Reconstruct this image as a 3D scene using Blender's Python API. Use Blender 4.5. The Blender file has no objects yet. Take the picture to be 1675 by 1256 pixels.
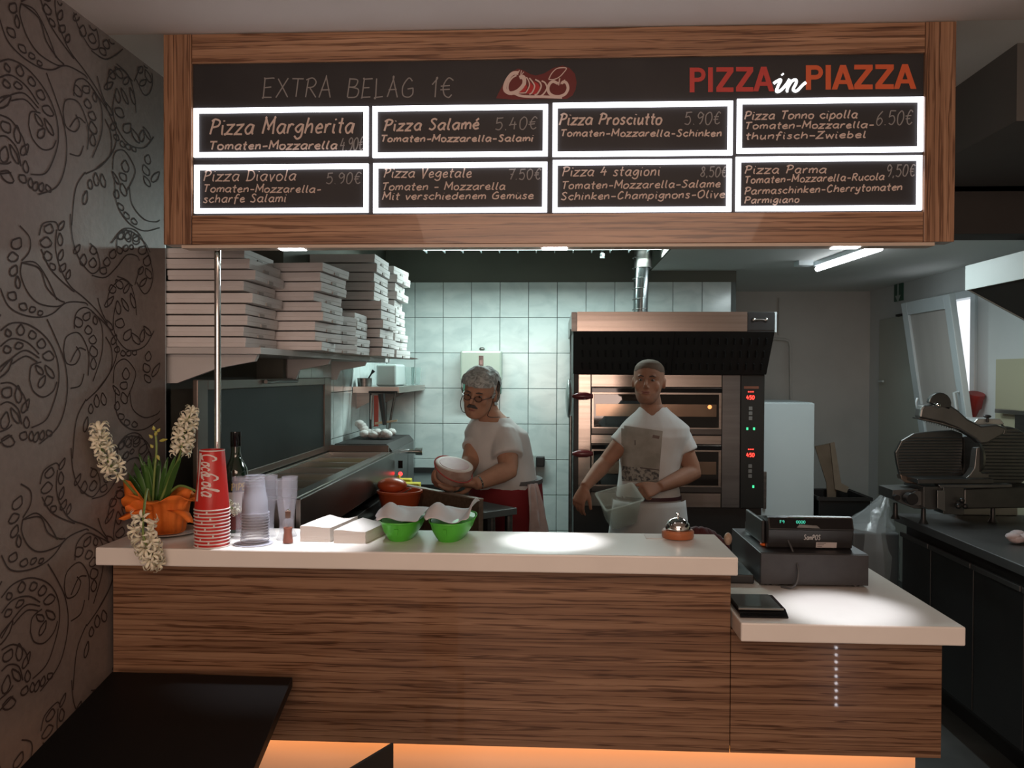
import bpy, bmesh, math, random
from mathutils import Vector, Matrix, noise
R = math.radians
random.seed(7)
C = bpy.context.scene.collection
S = bpy.context.scene
# ---------------------------------------------------------------- camera
FPX, W, HH = 1340.0, 1675, 1256
CAMZ = 1.6
CR = (Matrix.Rotation(R(2.88), 3, 'Z') @ Matrix.Rotation(R(90-0.73), 3, 'X') @ Matrix.Rotation(R(0.25), 3, 'Z'))
cam = bpy.data.cameras.new('camera'); camo = bpy.data.objects.new('camera', cam); C.objects.link(camo)
camo.matrix_world = Matrix.Translation((0, 0, CAMZ)) @ CR.to_4x4()
cam.sensor_width = 36; cam.lens = FPX*36/W; cam.clip_start = .02; cam.clip_end = 100
S.camera = camo
def ray(px, py): return CR @ Vector(((px-W/2)/FPX, (HH/2-py)/FPX, -1))
def PY(px, py, d):
    r = ray(px, py); t = d/r.y; return Vector((r.x*t, d, CAMZ+r.z*t))
def PX(px, py, x):
    r = ray(px, py); t = x/r.x; return Vector((x, r.y*t, CAMZ+r.z*t))
def PZ(px, py, z):
    r = ray(px, py); t = (z-CAMZ)/r.z; return Vector((r.x*t, r.y*t, z))
# ---------------------------------------------------------------- colour management, world, lights
S.view_settings.view_transform = 'Standard'; S.view_settings.look = 'None'
S.view_settings.gamma = 1; S.view_settings.exposure = 0.12; S.view_settings.use_curve_mapping = False
S.cycles.max_bounces = 8; S.cycles.sample_clamp_indirect = 4; S.cycles.caustics_reflective = False; S.cycles.caustics_refractive = False
wd = bpy.data.worlds.new('daylight'); S.world = wd; wd.use_nodes = True
wd.node_tree.nodes['Background'].inputs[0].default_value = (.93, .95, 1, 1)
wd.node_tree.nodes['Background'].inputs[1].default_value = 1.1
def light(name, kind, loc, rot, power, col, **k):
    l = bpy.data.lights.new(name, kind); l.energy = power; l.color = col
    for a, v in k.items(): setattr(l, a, v)
    o = bpy.data.objects.new(name, l); o.location = loc; o.rotation_euler = [R(a) for a in rot]; C.objects.link(o); return o
# dining room ceiling lamps and shop window behind the camera
light('dining_lamp', 'AREA', (-.3, -2.7, 1.55), (-92, 0, 180), 72, (1, .72, .60), shape='RECTANGLE', size=2.8, size_y=1.2)
light('dining_lamp', 'AREA', (.2, -.2, 2.5), (18, 0, 0), 30, (1, .72, .56), shape='RECTANGLE', size=2.0, size_y=1.0)
# kitchen fluorescent luminaires
light('kitchen_lamp', 'AREA', (-.05, 5.02, 2.35), (-12, 0, 0), 38, (.80, 1, .97), shape='RECTANGLE', size=1.5, size_y=.16)
light('kitchen_lamp', 'AREA', (1.5, 4.3, 2.24), (0, 0, 0), 12, (.84, .97, 1), shape='RECTANGLE', size=.08, size_y=1.3)
# ---------------------------------------------------------------- materials
MATS = {}
def lin(c): return tuple((v/255/12.92 if v/255 <= .04045 else ((v/255+.055)/1.055)**2.4) for v in c)
def mat(name, col, rough=.5, metal=0, **k):
    if name in MATS: return MATS[name]
    m = bpy.data.materials.new(name); m.use_nodes = True; b = m.node_tree.nodes['Principled BSDF']
    b.inputs['Base Color'].default_value = (*col, 1); b.inputs['Roughness'].default_value = rough; b.inputs['Metallic'].default_value = metal
    for a, v in k.items():
        a = {'trans': 'Transmission Weight', 'alpha': 'Alpha', 'ior': 'IOR', 'coat': 'Coat Weight', 'coatr': 'Coat Roughness', 'emit': 'Emission Strength', 'ecol': 'Emission Color', 'sss': 'Subsurface Weight', 'spec': 'Specular IOR Level', 'sheen': 'Sheen Weight'}[a]
        b.inputs[a].default_value = (*v, 1) if isinstance(v, tuple) else v
    MATS[name] = m; return m
def nodes(m): return m.node_tree, m.node_tree.nodes['Principled BSDF']
def noisy(name, c1, c2, scale=(8, 8, 8), rough=.5, metal=0, bump=0, detail=4, dist=0, lo=.35, hi=.65, r2=None, space='Object', nscale=1, **k):
    """two colours mixed by stretched noise, with an optional bump"""
    if name in MATS: return MATS[name]
    m = mat(name, c1, rough, metal, **k); t, b = nodes(m); N = t.nodes; L = t.links
    tc = N.new('ShaderNodeTexCoord'); mp = N.new('ShaderNodeMapping'); mp.inputs['Scale'].default_value = scale
    oi = N.new('ShaderNodeObjectInfo'); ad = N.new('ShaderNodeVectorMath'); ad.operation = 'MULTIPLY_ADD'
    cx = N.new('ShaderNodeCombineXYZ'); L.new(oi.outputs['Random'], cx.inputs[0]); L.new(oi.outputs['Random'], cx.inputs[1]); L.new(oi.outputs['Random'], cx.inputs[2])
    L.new(cx.outputs[0], ad.inputs[0]); ad.inputs[1].default_value = (7, 11, 5)
    L.new(tc.outputs[space], mp.inputs[0]); L.new(mp.outputs[0], ad.inputs[2])
    n = N.new('ShaderNodeTexNoise'); n.inputs['Scale'].default_value = nscale; n.inputs['Detail'].default_value = detail; n.inputs['Distortion'].default_value = dist
    L.new(ad.outputs[0], n.inputs['Vector'])
    r = N.new('ShaderNodeValToRGB'); r.color_ramp.elements[0].position = lo; r.color_ramp.elements[1].position = hi
    r.color_ramp.elements[0].color = (*c1, 1); r.color_ramp.elements[1].color = (*c2, 1)
    L.new(n.outputs[0], r.inputs[0]); L.new(r.outputs[0], b.inputs['Base Color'])
    if bump:
        bp = N.new('ShaderNodeBump'); bp.inputs['Strength'].default_value = bump; bp.inputs['Distance'].default_value = .01
        L.new(n.outputs[0], bp.inputs['Height']); L.new(bp.outputs[0], b.inputs['Normal'])
    return m
def wood(name, axis, bright=1.0, rough=.35, coat=0):
    m = mat(name, (.3, .15, .08), rough, coat=coat, coatr=.03); t, b = nodes(m); N = t.nodes; L = t.links
    tc = N.new('ShaderNodeTexCoord')
    def nz(sc, det, dist, off):
        mp = N.new('ShaderNodeMapping'); mp.inputs['Scale'].default_value = sc if axis == 'x' else (sc[2], sc[1], sc[0]); mp.inputs['Location'].default_value = off
        L.new(tc.outputs['Object'], mp.inputs[0]); n = N.new('ShaderNodeTexNoise'); n.inputs['Scale'].default_value = 1
        n.inputs['Detail'].default_value = det; n.inputs['Distortion'].default_value = dist; n.inputs['Roughness'].default_value = .62; L.new(mp.outputs[0], n.inputs[0]); return n
    def ramp(n, stops):
        r = N.new('ShaderNodeValToRGB'); e = r.color_ramp.elements
        e[0].position, e[0].color = stops[0][0], (*stops[0][1], 1); e[1].position, e[1].color = stops[-1][0], (*stops[-1][1], 1)
        for p, c in stops[1:-1]:
            q = e.new(p); q.color = (*c, 1)
        L.new(n.outputs[0], r.inputs[0]); return r
    B = bright
    base = ramp(nz((1.0, 2, 40), 7, .5, (0, 0, 0)), [(.28, (.19*B, .096*B, .052*B)), (.5, (.31*B, .172*B, .098*B)), (.72, (.43*B, .258*B, .155*B))])
    w = N.new('ShaderNodeTexWave'); w.wave_type = 'BANDS'; w.bands_direction = 'Z' if axis == 'x' else 'X'
    mp = N.new('ShaderNodeMapping'); mp.inputs['Scale'].default_value = (.34, 1, 12.0) if axis == 'x' else (12.0, 1, .34); L.new(tc.outputs['Object'], mp.inputs[0]); L.new(mp.outputs[0], w.inputs[0])
    w.inputs['Scale'].default_value = 1.4; w.inputs['Distortion'].default_value = 13; w.inputs['Detail'].default_value = 4; w.inputs['Detail Scale'].default_value = 2.2; w.inputs['Detail Roughness'].default_value = .66
    line = ramp(w, [(0, (.40, .34, .30)), (.08, (.60, .53, .48)), (.22, (1, 1, 1)), (1, (1.0, 1.0, 1.0))])
    fine = ramp(nz((2.6, 2, 110), 6, .3, (3, 1, 2)), [(.36, (.62, .57, .53)), (.52, (1, 1, 1))])
    mx = N.new('ShaderNodeMix'); mx.data_type = 'RGBA'; mx.blend_type = 'MULTIPLY'; mx.inputs['Factor'].default_value = 1
    L.new(base.outputs[0], mx.inputs[6]); L.new(line.outputs[0], mx.inputs[7])
    m2 = N.new('ShaderNodeMix'); m2.data_type = 'RGBA'; m2.blend_type = 'MULTIPLY'; m2.inputs['Factor'].default_value = .9
    L.new(mx.outputs[2], m2.inputs[6]); L.new(fine.outputs[0], m2.inputs[7]); L.new(m2.outputs[2], b.inputs['Base Color'])
    return m
def emis(name, col, s):
    if name in MATS: return MATS[name]
    m = mat(name, (.02, .02, .02), .5, emit=s, ecol=col); return m
# ---------------------------------------------------------------- mesh builder
def frame(d):
    d = d.normalized(); a = Vector((0, 0, 1)) if abs(d.z) < .9 else Vector((1, 0, 0))
    u = d.cross(a).normalized(); return u, d.cross(u).normalized()
class M:
    def __init__(s): s.v = []; s.f = []; s.mi = []; s.cur = 0
    def add(s, vs, fs):
        o = len(s.v); s.v += [Vector(v) for v in vs]; s.f += [[i+o for i in f] for f in fs]; s.mi += [s.cur]*len(fs); return s
    def box(s, x0, x1, y0, y1, z0, z1):
        if x0 > x1: x0, x1 = x1, x0
        if y0 > y1: y0, y1 = y1, y0
        if z0 > z1: z0, z1 = z1, z0
        return s.add([(x0, y0, z0), (x1, y0, z0), (x1, y1, z0), (x0, y1, z0), (x0, y0, z1), (x1, y0, z1), (x1, y1, z1), (x0, y1, z1)],
                     [(3, 2, 1, 0), (4, 5, 6, 7), (0, 1, 5, 4), (1, 2, 6, 5), (2, 3, 7, 6), (3, 0, 4, 7)])
    def rings(s, rs, cap=True, closed=False):
        n = len(rs[0]); vs = [p for r in rs for p in r]; fs = []
        for i in range(len(rs)-1 + (1 if closed else 0)):
            a = i*n; b = ((i+1) % len(rs))*n
            for j in range(n):
                k = (j+1) % n; fs.append((a+j, a+k, b+k, b+j))
        if cap and not closed: fs.append(tuple(range(n))[::-1]); fs.append(tuple(range((len(rs)-1)*n, len(rs)*n)))
        return s.add(vs, fs)
    def tube(s, pts, rad, n=10, cap=True, flat=1.0, up=None):
        pts = [Vector(p) for p in pts]; rad = rad if isinstance(rad, (list, tuple)) else [rad]*len(pts)
        rs = []; u = None
        for i, p in enumerate(pts):
            t = (pts[min(i+1, len(pts)-1)]-pts[max(i-1, 0)]).normalized()
            if u is None: u, w = (frame(t) if up is None else ((Vector(up).cross(t)).normalized(), None))
            u = (u-t*u.dot(t)).normalized(); w = t.cross(u)
            rs.append([p+u*rad[i]*math.cos(2*math.pi*j/n)+w*rad[i]*flat*math.sin(2*math.pi*j/n) for j in range(n)])
        return s.rings(rs, cap)
    def lathe(s, prof, c=(0, 0, 0), n=24, cap=False, sx=1, sy=1):
        c = Vector(c); rs = [[c+Vector((r*sx*math.cos(2*math.pi*j/n), r*sy*math.sin(2*math.pi*j/n), z)) for j in range(n)] for r, z in prof]
        return s.rings(rs, cap)
    def ell(s, c, r, n=12, m=8, rot=None):
        c = Vector(c); rot = rot or Matrix.Identity(3); rs = []
        for i in range(m+1):
            a = math.pi*(i+.02)/(m+.04)-math.pi/2
            rs.append([c+rot @ Vector((r[0]*math.cos(a)*math.cos(2*math.pi*j/n), r[1]*math.cos(a)*math.sin(2*math.pi*j/n), r[2]*math.sin(a))) for j in range(n)])
        return s.rings(rs)
    def prism(s, poly, d):
        """poly: list of 3-D points (planar), extruded by vector d"""
        poly = [Vector(p) for p in poly]; d = Vector(d); n = len(poly)
        nrm = sum(((poly[i]-poly[0]).cross(poly[(i+1) % n]-poly[0]) for i in range(n)), Vector())
        if nrm.dot(d) > 0: poly = poly[::-1]
        vs = poly+[p+d for p in poly]
        fs = [tuple(range(n)), tuple(range(2*n-1, n-1, -1))]+[(i, i+n, (i+1) % n+n, (i+1) % n) for i in range(n)]
        return s.add(vs, [f if k < 2 else f[::-1][::-1] for k, f in enumerate(fs)])
    def ribbon(s, pts, w, nrm, off=0.0, taper=False):
        s.k = getattr(s, 'k', 0)+1; off += (s.k % 12)*.00004
        pts = [Vector(p)+nrm*(off+i*.000012) for i, p in enumerate(pts)]
        if len(pts) < 2: return s
        L = []; n = len(pts)
        for i, p in enumerate(pts):
            t = (pts[min(i+1, n-1)]-pts[max(i-1, 0)])
            if t.length < 1e-9: t = Vector((1, 0, 0))
            sd = nrm.cross(t.normalized()); ww = w*(math.sin(math.pi*(i+.6)/(n+.2))**.5 if taper else 1)
            L += [p+sd*ww/2, p-sd*ww/2]
        return s.add(L, [(2*i, 2*i+1, 2*i+3, 2*i+2) for i in range(n-1)])
    def build(s, name, m, parent=None, smooth=None, bevel=0, origin=None, solid=0, local=False):
        me = bpy.data.meshes.new(name); o = bpy.data.objects.new(name, me)
        if parent is not None:
            o.parent = parent; off = Vector() if local else wloc(parent)
        else:
            if origin is None:
                xs = [v.x for v in s.v]; ys = [v.y for v in s.v]; zs = [v.z for v in s.v]
                origin = Vector(((min(xs)+max(xs))/2, (min(ys)+max(ys))/2, min(zs)))
            off = Vector(origin); o.location = off
        me.from_pydata([tuple(v-off) for v in s.v], [], s.f)
        ms = m if isinstance(m, (list, tuple)) else [m]
        for q in ms: me.materials.append(q)
        if len(ms) > 1: me.polygons.foreach_set('material_index', s.mi)
        bm = bmesh.new(); bm.from_mesh(me); 
        if not solid and s.f: bmesh.ops.recalc_face_normals(bm, faces=bm.faces)
        bm.to_mesh(me); bm.free()
        if smooth:
            me.polygons.foreach_set('use_smooth', [True]*len(me.polygons)); me.set_sharp_from_angle(angle=R(smooth))
        C.objects.link(o)
        if solid:
            md = o.modifiers.new('solid', 'SOLIDIFY'); md.thickness = solid; md.offset = 0
        if bevel:
            md = o.modifiers.new('bevel', 'BEVEL'); md.width = bevel; md.segments = 2; md.limit_method = 'ANGLE'; md.angle_limit = R(40)
        return o
def wloc(o):
    v = Vector()
    while o is not None: v += o.location; o = o.parent
    return v
def thing(name, label, cat, loc=(0, 0, 0), group=None, rz=0):
    o = bpy.data.objects.new(name, None); C.objects.link(o); o.location = loc; o.empty_display_size = .05
    o.rotation_euler = (0, 0, rz); o['label'] = label; o['category'] = cat
    if group: o['group'] = group
    return o
def tag(o, label, cat, group=None):
    o['label'] = label; o['category'] = cat
    if group: o['group'] = group
    return o
def st(o): o['kind'] = 'structure'; return o
def copy_tree(o, parent=None):
    c = o.copy(); C.objects.link(c)
    if parent is not None: c.parent = parent
    for ch in list(o.children): copy_tree(ch, c)
    return c
def B(name, x0, x1, y0, y1, z0, z1, m, parent=None, bevel=0, **k): return M().box(x0, x1, y0, y1, z0, z1).build(name, m, parent, bevel=bevel, **k)
def catmull(pts, k=3):
    P = [Vector(p) for p in pts]; out = []
    for i in range(len(P)-1):
        a, b, c, d = P[max(i-1, 0)], P[i], P[i+1], P[min(i+2, len(P)-1)]
        for j in range(k):
            t = j/k; out.append(.5*((2*b)+(c-a)*t+(2*a-5*b+4*c-d)*t*t+(3*b-a-3*c+d)*t**3))
    out.append(P[-1]); return out
NTH = ['first', 'second', 'third', 'fourth', 'fifth', 'sixth', 'seventh', 'eighth', 'ninth', 'tenth', 'eleventh', 'twelfth', 'thirteenth', 'fourteenth', 'fifteenth', 'sixteenth', 'seventeenth', 'eighteenth']
# common materials
steel = noisy('brushed_steel', (.42, .40, .37), (.50, .48, .45), (1, 1, 60), .28, 1, detail=3, lo=.3, hi=.7)
steel_d = noisy('dull_steel', (.17, .165, .155), (.23, .22, .205), (4, 4, 40), .36, 1, detail=3)
chrome = mat('chrome', (.8, .79, .77), .08, 1)
black = mat('black_plastic', (.012, .012, .012), .38)
black_g = mat('black_gloss', (.006, .006, .007), .09)
black_m = mat('black_metal', (.016, .015, .014), .5)
white_p = noisy('white_laminate', (.78, .74, .68), (.82, .78, .72), (6, 6, 6), .22)
card = noisy('white_card', (.68, .655, .64), (.72, .695, .68), (14, 14, 14), .8)
plaster = noisy('white_plaster', (.50, .51, .48), (.55, .56, .53), (3, 3, 3), .9, bump=.08, detail=8)
# ================================================================ the room shell
XL, XR, DB, DF = -1.28, 2.72, 5.75, -3.2
ZC, ZK = 2.565, 2.32
wallp = noisy('wallpaper_ground', (.185, .148, .128), (.205, .165, .143), (50, 50, 50), .52, bump=.1)
wallink = mat('wallpaper_ink', (.035, .02, .016), .75)
floor_m = noisy('floor_concrete', (.055, .058, .055), (.075, .078, .074), (6, 6, 6), .55, detail=8)
ceil_m = noisy('ceiling_paint', (.60, .53, .47), (.63, .56, .50), (2, 2, 2), .9)
kceil_m = noisy('kitchen_ceiling_paint', (.66, .68, .65), (.70, .72, .69), (2, 2, 2), .85)
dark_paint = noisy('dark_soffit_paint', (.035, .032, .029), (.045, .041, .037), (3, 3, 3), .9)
olive = noisy('olive_wall_paint', (.10, .103, .085), (.12, .123, .10), (2, 2, 2), .85)
tile_m = noisy('marbled_tile_glaze', (.50, .58, .57), (.62, .69, .67), (5, 5, 9), .16, detail=7, dist=1.2, lo=.3, hi=.6)
grout = mat('tile_grout', (.13, .15, .145), .9)
beige_p = mat('yellow_wall_paint', (.44, .43, .30), .6)
st(B('floor', -1.6, 2.9, DF-.1, 7.4, -.1, 0, floor_m))
st(B('ceiling', -1.6, 2.9, DF-.1, 2.30, ZC, ZC+.1, ceil_m))
st(B('ceiling_kitchen', -1.6, 2.9, 2.30, 5.9, ZC, ZC+.1, kceil_m))
st(B('wall_front', -1.6, 2.9, DF-.1, DF, 0, ZC, plaster))
wl = st(B('wall_left', XL-.12, XL, DF, 2.645, 0, ZC, wallp))
# ---- print on the wallpaper: thin raised ink lines, traced once and repeated
def wp(x, y): # crop pixels -> wall coordinates (depth, height)
    p = PX(x/3.14, 350+y/3.14, XL); return Vector((p.y, p.z))
curves = ["360,0 370,120 400,220 450,290 480,305 510,270 495,190 460,150", "290,80 285,180 310,280 360,370 430,430 500,500 550,570",
 "470,315 540,325 600,270 650,210 700,215 715,240", "110,250 105,310 140,400 200,460 290,475 330,455 300,440 240,380 200,280 110,250",
 "0,380 40,470 110,515 200,530 270,510 340,455 430,455 450,470", "380,590 390,510 440,480 500,530 525,600 520,720 475,860",
 "325,700 340,630 400,610 440,670 455,740 450,830", "325,700 340,765 385,770 410,720 390,680", "360,895 410,880 430,820",
 "440,960 520,880 570,790 570,690 540,630", "440,950 390,1060 370,1256", "690,365 705,320 720,280", "700,350 740,410 775,370 780,280 720,110 640,75 570,150",
 "590,480 580,560 600,640 660,700 740,680 790,600", "580,870 590,780 640,745 690,800 690,850 650,950", "665,910 680,1000 740,1045 800,1030 820,1010",
 "590,900 600,1030 660,1100 740,1105 820,1050", "600,1256 610,1180 670,1140 740,1160 770,1200", "550,480 560,400 620,335 680,370",
 "0,600 60,560 150,570 240,640 290,740 300,860 270,980 230,1060 160,1097", "0,810 60,740 130,700 200,740", "60,770 130,730 190,760",
 "150,850 160,780 210,760", "150,850 170,910 220,940 270,910 290,860", "240,540 290,650 330,760 345,880 330,1000 290,1100 200,1180",
 "0,680 60,640 140,660 200,720", "0,870 60,870 120,930 140,1010", "0,980 40,965 90,1000 110,1080", "100,60 150,120 150,190 110,240",
 "200,110 220,50 280,40 300,70", "210,180 250,270 300,330 380,400", "110,250 180,250 240,330 290,440", "500,430 520,500 550,560",
 "360,760 400,690 440,700", "600,320 660,350 690,430 700,520", "470,500 560,590 600,690 570,800 500,900"]
drops = [(40,610,30,40),(105,595,40,55),(165,620,40,45),(212,665,45,50),(248,728,60,50),(252,810,30,80),(200,800,28,60),(215,860,30,70),(35,695,40,40),(95,675,45,35),(35,915,55,60),(92,925,35,90),(130,985,30,80),(135,1070,30,60),(25,1060,45,90),(75,1035,30,90),(40,1165,70,60),(120,1138,40,45),(160,1140,25,50),(185,1145,25,55),(215,1135,25,50),(250,1125,30,35),(250,75,50,50),(235,145,60,55),(243,215,45,50),(268,270,30,40),(315,60,25,55),(308,130,28,65),(312,210,25,60),(322,275,30,50),(350,310,22,50),(85,150,55,65),(65,220,55,50),(70,290,40,60),(90,350,25,65),(62,420,50,45),(118,475,45,38),(165,490,35,30),(205,508,28,25),(400,555,45,55),(445,525,35,50),(452,595,38,45),(475,645,40,45),(478,705,42,60),(478,768,30,60),(487,545,22,45),(477,185,35,45),(475,250,40,50),(427,235,35,60),(395,180,25,55),(620,110,30,45),(660,108,30,50),(700,135,38,45),(732,185,42,50),(755,240,40,55),(760,305,30,60),(722,290,25,45),(735,350,22,55),(530,290,38,38),(547,245,35,45),(578,205,35,50),(612,185,30,40),(645,175,28,35),(675,170,22,25),(575,385,38,45),(610,360,35,55),(650,380,22,60),(560,450,25,70),(560,570,22,60),(585,645,25,55),(605,480,28,70),(640,465,22,75),(680,445,22,80),(615,560,50,50),(655,620,38,65),(695,640,30,70),(730,625,25,65),(755,600,22,60),(600,695,28,32),(630,715,26,30),(660,715,26,30),(690,712,24,26),(645,820,38,60),(635,880,40,42),(635,945,35,60),(595,905,20,60),(600,985,28,45),(620,1040,32,35),(650,1070,32,32),(690,1080,30,30),(760,730,32,50),(750,790,38,50),(755,845,30,50),(800,800,25,80),(655,1170,35,60),(700,1160,30,45),(625,1185,25,50),(530,950,28,65),(495,960,28,65),(465,1000,25,50),(440,1080,22,80)]
pat = []
for c in curves:
    pat.append((catmull([(*wp(*map(float, q.split(','))), 0) for q in c.split()], 5), .0040))
rr = random.Random(3)
for (x, y, w, h) in drops:
    cx = Vector((x, y)); a = rr.uniform(-.7, .7); pts = []
    for k in range(13):
        t = 2*math.pi*k/12; px_ = math.sin(t)*w/2*(1-.55*max(0, math.cos(t))); py_ = -math.cos(t)*h/2
        pts.append((x+px_*math.cos(a)-py_*math.sin(a), y+px_*math.sin(a)+py_*math.cos(a)))
    pat.append(([Vector((*wp(*q), 0)) for q in pts], .0046))
mm = M(); nrm = Vector((1, 0, 0)); PER = .62
for kh in range(0, 3):
    for kv in range(-2, 4):
        for pts, w in pat:
            q = [Vector((XL, p.x-kh*.73, p.y+kv*PER)) for p in pts]
            q = [p for p in q if .01 < p.z < ZC-.006 and p.y < 2.64]
            if len(q) > 2: mm.ribbon(q, w, nrm, .0009)
o = mm.build('printed_scroll_pattern', wallink, wl); o['kind'] = 'stuff'
# kitchen walls
st(M().box(-1.40, -1.31, 2.6455, 3.56, 0, ZC).box(-1.40, -1.19, 3.56, 5.9, 0, ZC).build('wall_left_kitchen', olive))
wb = st(B('wall_back', -1.34, 1.265, DB+.012, DB+.13, 0, ZC, olive))
B('grout_bed', -1.19, 1.262, DB+.004, DB+.012, .2, 2.24, grout, wb)
st(B('wall_back_right', 1.1, 2.9, 7.2, 7.32, 0, ZC, plaster))
st(B('wall_return', 1.1, 1.265, 5.88, 7.2, 0, ZC, plaster))
tm = M().box(0, .1965, -.008, 0, 0, .2465)
def tilecol(x, i): return x
proto = None
for r in range(8):
    z1 = 2.24-r*.249
    for c in range(12):
        x1 = PY(1195.5, 500, DB).x-c*.2005
        x0 = max(x1-.1965, -1.186)
        if proto is None or x1-.1965 < -1.186:
            o = M().box(x0, x1, DB-.004, DB+.006, z1-.2455, z1).build('tile', tile_m, wb, bevel=.0015)
            if proto is None: proto = o
        else:
            o = proto.copy(); C.objects.link(o)
            base = PY(1195.5, 500, DB).x
            o.location = (-(c)*.2005, 0, -r*.249)
wlk = bpy.data.objects['wall_left_kitchen']
B('grout_bed', -1.19, -1.186, 3.6, DB+.01, .9, 2.0, grout, wlk)
pt = None
for r in range(4):
    for c in range(10):
        y1 = DB-.006-c*.2005; z1 = 1.991-r*.249
        if pt is None: pt = M().box(-1.186, -1.178, y1-.1965, y1, z1-.2455, z1).build('tile', tile_m, wlk, bevel=.0015)
        else:
            o = pt.copy(); C.objects.link(o); o.location = (0, -c*.2005, -r*.249)
# lowered kitchen ceiling on the right with its step
a = PY(1065, 443, DB).x
st(B('ceiling_lowered', a, 2.9, 3.3, 7.3, ZK, ZC, kceil_m))
st(B('trim_1', a-.012, a, 3.46, DB+.01, ZK, ZC, olive))
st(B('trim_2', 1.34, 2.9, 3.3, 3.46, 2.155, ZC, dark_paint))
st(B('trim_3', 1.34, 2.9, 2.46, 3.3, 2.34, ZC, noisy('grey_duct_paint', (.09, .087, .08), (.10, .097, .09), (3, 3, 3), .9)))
st(B('trim_4', .5, 1.34, 3.3, 3.42, ZK-.002, ZC, kceil_m))
# right wall with window and door openings: two-tone paint
Y0 = PX(1591, 570, XR).y-.06
wr = st(M().box(XR, XR+.15, DF, 4.62, 0, ZC).box(XR, XR+.15, 6.0, 7.3, 0, ZC).box(XR, XR+.15, Y0, 6.0, 0, .85).box(XR, XR+.15, Y0, 6.0, 2.16, ZC).box(XR, XR+.15, 4.62, Y0, 0, ZC).build('wall_right', noisy('right_wall_paint', (.58, .61, .60), (.62, .65, .64), (2, 2, 2), .85)))
B('painted_dado', XR-.003, XR, 2.0, 5.18, 0, 1.70, beige_p, wr)
B('ledge_rail', XR-.05, XR-.003, 2.2, 5.1, 1.375, 1.40, steel, wr, bevel=.003)
B('splash_panel', XR-.012, XR-.003, 4.55, 4.95, 1.05, 1.375, steel_d, wr)
# window_1: white plastic frame with a tilted sash leaning into the room
pvc = mat('white_pvc', (.62, .70, .72), .35)
glass = mat('window_glass', (.9, .95, .95), .05, trans=1, ior=1.01, alpha=.35)
Y0, Y1, Z0, Z1 = PX(1591, 570, XR).y-.06, 6.0, .85, 2.16
wn = st(M().box(XR-.02, XR+.06, Y0, Y0+.06, Z0, Z1).box(XR-.02, XR+.06, Y1-.05, Y1, Z0, Z1).box(XR-.02, XR+.06, Y0+.06, Y1-.05, Z0, Z0+.05).box(XR-.02, XR+.06, Y0+.06, Y1-.05, Z1-.05, Z1).build('window_1', pvc, bevel=.004))
Ys = Y0; Y0 = 5.22
sash = M().box(-.04, 0, Y0+.04, Y0+.12, 0, 1.24).box(-.04, 0, Y1-.12, Y1-.03, 0, 1.24).box(-.04, 0, Y0+.12, Y1-.12, 0, .09).box(-.04, 0, Y0+.12, Y1-.12, 1.15, 1.24)
gl = M().box(-.024, -.016, Y0+.12, Y1-.12, .09, 1.15)
T = Matrix.Translation((XR-.03, 0, .89)) @ Matrix.Rotation(R(-8.5), 4, 'Y')
for q in (sash, gl): q.v = [T @ v for v in q.v]
so = sash.build('window_sash', pvc, wn, bevel=.004)
curt = noisy('frosted_pane', (.62, .60, .56), (.68, .66, .62), (2, 10, 1), .5, trans=.25)
gl.build('frosted_pane', curt, so)
hd = M().tube([T @ Vector((-.045, Y0+.08, .62)), T @ Vector((-.075, Y0+.08, .62)), T @ Vector((-.075, Y0+.08, .5))], .009, 8); hd.build('window_handle', pvc, so, smooth=40)
# door_1 further down the right wall
d1 = st(B('door_1', XR-.02, XR, 6.12, 6.95, 0, 2.06, noisy('door_paint', (.46, .48, .42), (.49, .51, .45), (2, 2, 2), .6), bevel=.003))
M().tube([(XR-.02, 6.85, 1.55), (XR-.06, 6.85, 1.55), (XR-.06, 6.76, 1.55)], .008, 8).build('door_handle', pvc, d1, smooth=40)
st(B('trim_5', XR-.03, XR, 6.05, 6.6, 2.062, 2.078, dark_paint))
st(B('baseboard_right', XR-.015, XR, 5.2, 6.1, 0, .08, pvc))
# exit sign plate by the window
p = PX(1463, 455, XR-.01); q = PX(1476, 491, XR-.01)
es = thing('exit_sign', 'dark green exit sign plate with a white down arrow high on the right wall', 'sign', (XR-.006, (p.y+q.y)/2, q.z))
B('plate', XR-.012, XR-.0005, q.y, p.y, q.z, p.z-.045, mat('sign_green', (.02, .09, .055), .5), es)
B('bracket', XR-.01, XR-.0005, q.y+.03, p.y-.03, p.z-.045, p.z, mat('sign_grey', (.1, .11, .1), .5), es)
ym = (p.y+q.y)/2; zm = (p.z+q.z)/2-.02; aw = M().box(XR-.0135, XR-.012, ym-.012, ym+.012, zm-.03, zm+.07)
aw.prism([(XR-.0135, ym-.05, zm-.03), (XR-.0135, ym+.05, zm-.03), (XR-.0135, ym, zm-.085)], (.0015, 0, 0)).build('arrow', mat('sign_white', (.35, .42, .38), .5), es)
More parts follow.
